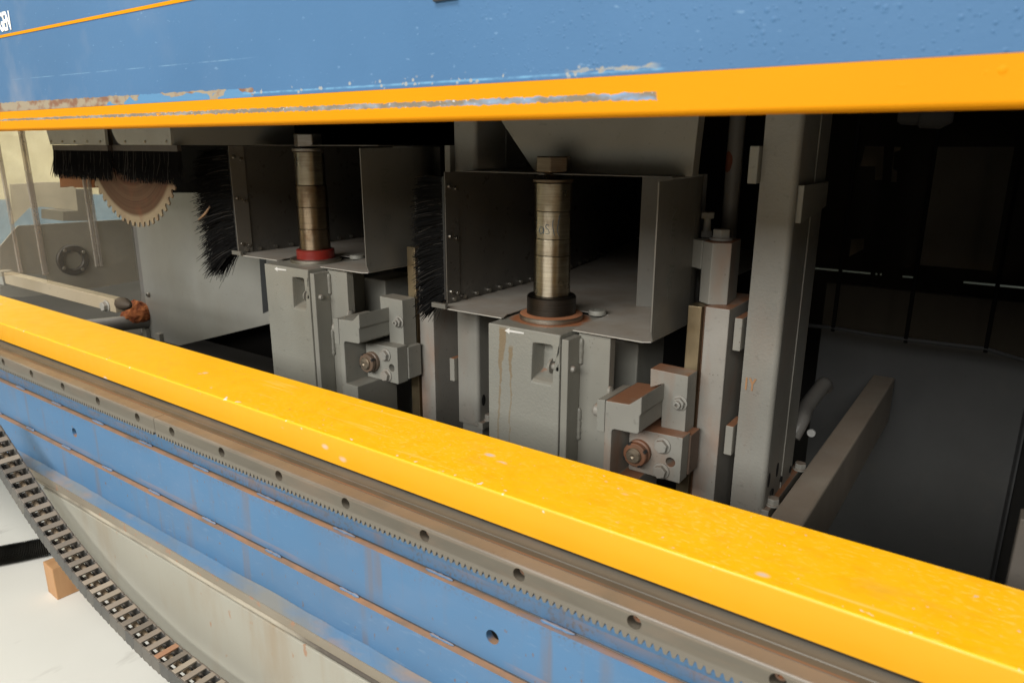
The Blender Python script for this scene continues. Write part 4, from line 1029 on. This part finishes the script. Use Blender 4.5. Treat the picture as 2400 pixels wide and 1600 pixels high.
c = at(SA(885, 1417), Y=1.2); bm = B(); cyl(bm, c, c+V(0, .004, 0), .0066, 20); tag(obj('plug', bm, M['white'], None), 'small round white disc painted for a lit hole right of the column foot', 'plug')  # white disc stands in for light seen through a hole
a = at((2384, 1250), Y=.60); bm = box(B(), a.x, XR-.0005, .60, .62, FLOOR, -.262)
tag(obj('end_post', bm, M['rear_cover'], None, .001), 'narrow grey brown post at the far right end behind the yellow beam', 'post')

# ------------------------------------------------------------------ saw and its guards at the left
YB = .684
t = thing('trim_saw', (-1.34, YB, .028), 'rusty circular saw blade with pale teeth under brush guards at left', 'saw')
n = 60; pts = []; CXB, CZB, RB = -1.34, .028, .1745
for i in range(n):
    a = 2*math.pi*i/n; s_ = 2*math.pi/n
    for da, r in ((0, RB), (.30, RB*.998), (.42, RB-.007), (.62, RB-.0095), (.80, RB-.0075), (.93, RB-.002)):
        pts.append(V(CXB+r*math.cos(a+da*s_), YB, CZB+r*math.sin(a+da*s_)))
obj('blade', prism(B(), pts, (0, .0024, 0)), M['blade'], t)
gd = front([SJ(385, 20), SJ(888, 20), SJ(905, 183), SJ(430, 178)], .655); g = obj('left_guard', prism(B(), gd, (0, .005, 0)), M['guard'] if 'guard' in M else M['grey_clean'], t)
def brush(gp, x0, x1, z, y, n, seed, lo, hi):
    rnd = random.Random(seed); bm = box(B(), x0, x1, y-.003, y+.004, z-.010, z-.0002); b_ = obj('brush_strip', bm, M['strip_brown'], gp)
    def root():
        x = rnd.uniform(x0, x1); f = (x-x0)/(x1-x0); edge = max(0, .1-f)*3
        return V(x, rnd.uniform(y-.002, y+.003), z-.009), V(rnd.gauss(0, .05)-edge*.7, rnd.gauss(-.03, .05), -1), rnd.uniform(lo, hi), V(rnd.gauss(0, .1), -.05, -.1)
    obj('bristles', bristles(B(), n, root, rnd), M['bristle'], b_)
    obj('bristles', bristles(B(), n//9, root, rnd), M['bristle_dusty'], b_)
M['strip_brown'] = paint('brown_brush_holder', (.06, .048, .04), .6)
brush(g, gd[3].x+.002, gd[2].x, gd[2].z, .66, 1500, 5, .026, .056)
g2 = front([SJ(945, 20), SJ(960, 75), SJ(985, 130), SJ(1010, 165), SJ(1037, 181), SJ(1465, 183), SJ(1450, 20)], .655)
g_ = obj('right_guard', prism(B(), g2, (0, .004, 0)), M['grey_clean'], t)
obj('guard_side', box(B(), g2[5].x-.0015, g2[5].x+.0005, .6592, .90, g2[5].z, .12), M['grey_clean'], g_)
brush(g_, g2[4].x, g2[5].x+.012, g2[5].z, .66, 1500, 9, .018, .056)
gw = obj('gap_shade_plate', box(B(), gd[2].x+.0005, g2[4].x+.012, .668, .671, gd[2].z-.001, .12), M['dark'], g_)  # dark plate, with the brush below, added as shade in the guard gap
brush(g_, gd[2].x+.001, g2[4].x, g2[5].z, .668, 350, 15, .022, .045)
for gp, xs_, yy in ((g, (440, 535, 638, 745, 860), 154), (g_, (1072, 1243, 1425), 153)):
    for x in xs_: socket(gp, at(SJ(x, yy), Y=.6552), (0, -1, 0), .0024, .002, M['screw'])
bm = B(); rp = front([SJ(505, 420), SJ(802, 420), SJ(802, 547), SJ(640, 548), SJ(622, 536), SJ(560, 536), SJ(515, 545)], .74); prism(bm, rp, (0, .014, 0))
tag(obj('board_offcut', bm, M['chip_tan']), 'orange brown board showing below the left saw brush', 'board')
# grey sheet behind the blade, lower right corner cut on a slant
Ypn = .95
pn = [at(p, Y=Ypn) for p in (SK(930, -60), SK(1035, 760), SK(1230, 815), SK(1950, 640))]+[at((662, 452), Y=Ypn)]
pn.append(at((300, 452), Y=Ypn))
pn[0] = at((318, 520), Y=Ypn)
bm = prism(B(), pn[:1]+pn[1:], (0, .003, 0))
gp = obj('guard_panel', bm, M['grey_clean']); tag(gp, 'large plain grey sheet behind the saw blade, left of the farther spindle unit', 'panel')
obj('slot', prism(B(), [at(SK(*p), Y=Ypn-.001) for p in ((1786, 200), (1830, 190), (1850, 575), (1812, 592))], (0, .0008, 0)), M['dark'], gp)
socket(gp, at(SK(1026, 463), Y=Ypn-.001), (0, -1, 0), .006, .006, M['screw'])
for x, yb in ((1018, 730), (1108, 765)):
    p = at(SK(x, yb), Y=Ypn-.003); obj('hinge', box(B(), p.x-.010, p.x+.010, Ypn-.012, Ypn-.0002, p.z-.03, p.z+.015), M['grey'], gp, .001)
p0, p1 = at((322, 533), Y=.96), at((340, 679), Y=.96)
bm = B(); slab(bm, [(311, 531), (321, 531), (341, 690), (345, 790), (330, 790), (331, 690)], .965, .02)
tag(obj('edge_post', bm, M['pipe'], None, .001), 'thin grey upright beside the left edge of the grey saw panel', 'post')

# clear strip curtain at the left end
XC = -1.62
t = thing('clear_curtain', (XC, .75, -.25), 'clear ribbed plastic curtain closing the left end of the machine', 'curtain')
yz = lambda p: at(p, X=XC)
za = .40
a, b = yz(SJ(395, 1290)), yz(SJ(865, 1222)); e_ = yz(SJ(1183, 1345)); s0 = yz(SJ(180, 1285))
prism_pts = [V(XC, .40, s0.z), V(XC, s0.y, s0.z), V(XC, a.y, a.z), V(XC, a.y, e_.z), V(XC, e_.y, e_.z), V(XC, e_.y, za), V(XC, .40, za)]
obj('sheet', prism(B(), prism_pts, (-.002, 0, 0)), M['clear'], t)
for px_, bot in ((SJ(172, 1270), .0), (SJ(375, 1290), 0.), (SJ(395, 1290), 0.), (SJ(825, 1222), 0), (SJ(862, 1218), 0)):
    q = yz(px_); obj('rib', box(B(), XC+.0005, XC+.006, q.y-.0035, q.y+.0035, q.z, za), M['clear_rib'], t, .0015)
XG = -1.95
gpz = [at(SJ(*p), X=XG) for p in ((0, 1050), (100, 930), (155, 872), (1160, 812), (1215, 1330), (880, 1396), (200, 1480), (0, 1480))]
bm = prism(B(), gpz, (-.004, 0, 0)); sp = obj('side_panel', bm, M['side_panel'] if 'side_panel' in M else paint('brown_grey_panel', (.30, .285, .24), .5, 0, .2, 0, .12)); tag(sp, 'brown grey panel with a black ring, seen through the clear curtain', 'panel')
c = at(SJ(617, 1163), X=XG); bm = B(); lathe(bm, c+V(.0002, 0, 0), (1, 0, 0), [(.0225, 0), (.0385, 0), (.0385, .005), (.036, .008), (.025, .008), (.0225, .005), (.0225, 0)], 32, False); rg = obj('ring_flange', bm, M['ring'] if 'ring' in M else paint('black_ring', (.035, .03, .024), .5), sp, smooth=True)
for i in range(4):
    aa = i*1.571+.6; socket(rg, c+V(.008, .031*math.cos(aa), .031*math.sin(aa)), (1, 0, 0), .004, .003, M['screw'])
XQ = -2.3
pz = [at(SJ(*p), X=XQ) for p in ((85, 520), (350, 500), (640, 500), (665, 745), (360, 710), (250, 720), (110, 860))]
tag(obj('leaning_sheet', prism(B(), pz, (-.01, 0, 0)), M['cream2'] if 'cream2' in M else paint('pale_board', (.44, .40, .30), .6)), 'pale board leaning by the wall beyond the clear curtain', 'board')
pz = [at(SJ(*p), X=XQ-.1) for p in ((640, 560), (780, 560), (800, 830), (540, 832), (540, 750), (660, 745))]
tag(obj('dark_box', prism(B(), pz, (-.15, 0, 0)), paint('dark_brown_box', (.13, .12, .095), .7)), 'dark box beside the pale board beyond the clear curtain', 'box')  # even dark brown base colour

# stop bar with its cone tip, stone chunk and tube under it
Ys = .62
bar = front([SK(5, 312), SK(785, 488), SK(792, 590), SK(22, 380)], Ys)
x0, x1 = bar[0].x-.2, bar[1].x; zt_ = sum(p.z for p in bar[:2])/2; zb_ = sum(p.z for p in bar[2:])/2
t = thing('stop_bar', (x1, Ys, zb_), 'cream painted flat bar with a bolt and cone tip above the yellow beam at left', 'bar')
xk = at(SK(30, 345), Y=Ys).x
obj('bar', box(B(), xk-.0, x1, Ys, Ys+.018, zb_, zt_), M['cream'], t, .001)
obj('end_block', box(B(), xk-.03, xk-.0004, Ys-.004, Ys+.02, zb_-.003, zt_+.002), M['grey'], t, .001)
hexbolt(t, at(SK(738, 540), Y=Ys), (0, -1, 0), .009, .010, M['bolt'])
c = V(x1, Ys+.010, (zt_+zb_)/2+.004); bm = B(); lathe(bm, c, (1, 0, 0), [(.011, 0), (.0115, .006), (.0115, .014), (.008, .028), (.003, .036), (0, .037)], 20); obj('cone_tip', bm, M['cone'], t, smooth=True)
c = at((321, 731), X=-1.88); bm = B(); bmesh.ops.create_icosphere(bm, subdivisions=4, radius=1)
for v in bm.verts:
    d = v.co.normalized(); k_ = 1+.14*noise.noise(d*1.7)+.08*noise.noise(d*4+V(3, 1, 2))+.07*noise.noise(d*16)
    v.co = Vector((d.x*.026*k_*(1.05-.4*d.z), d.y*.036*k_*(1.05-.3*d.z), d.z*.031*k_))+c
tag(obj('stone_chunk', bm, M['stone']), 'crumbly orange stone lump lying on the grey tube near the bar tip', 'stone')
XT = -1.88
a, b = at((228, 764), X=XT), at((349, 751), X=XT)
bm = B(); r_ = .019
tube(bm, [a-(b-a)*1.2, a, b, b+(b-a)*1.5], r_, 20)
tag(obj('bed_tube', bm, M['pipe'], smooth=True), 'thick grey tube under the orange stone lump at left', 'tube')
sp = at((466, 515), Y=.745), at((480, 502), Y=.742), at((492, 484), Y=.747)
tag(obj('wood_splinter', tube(B(), sp, [.0018, .0024, .0016], 6), M['splinter']), 'tan wood splinter caught in the brush left of the farther spindle', 'splinter')
tag(obj('chute_plate', prism(B(), [V(XC+.02, .56, -.43), V(-1.38, .56, -.43), V(-1.38, .66, -.44), V(XC+.02, .66, -.44)], (0, 0, -.004)), M['side_floor'] if 'side_floor' in M else paint('dark_chute', (.10, .095, .08), .6)), 'dark sloping plate below the stop bar at left', 'plate')
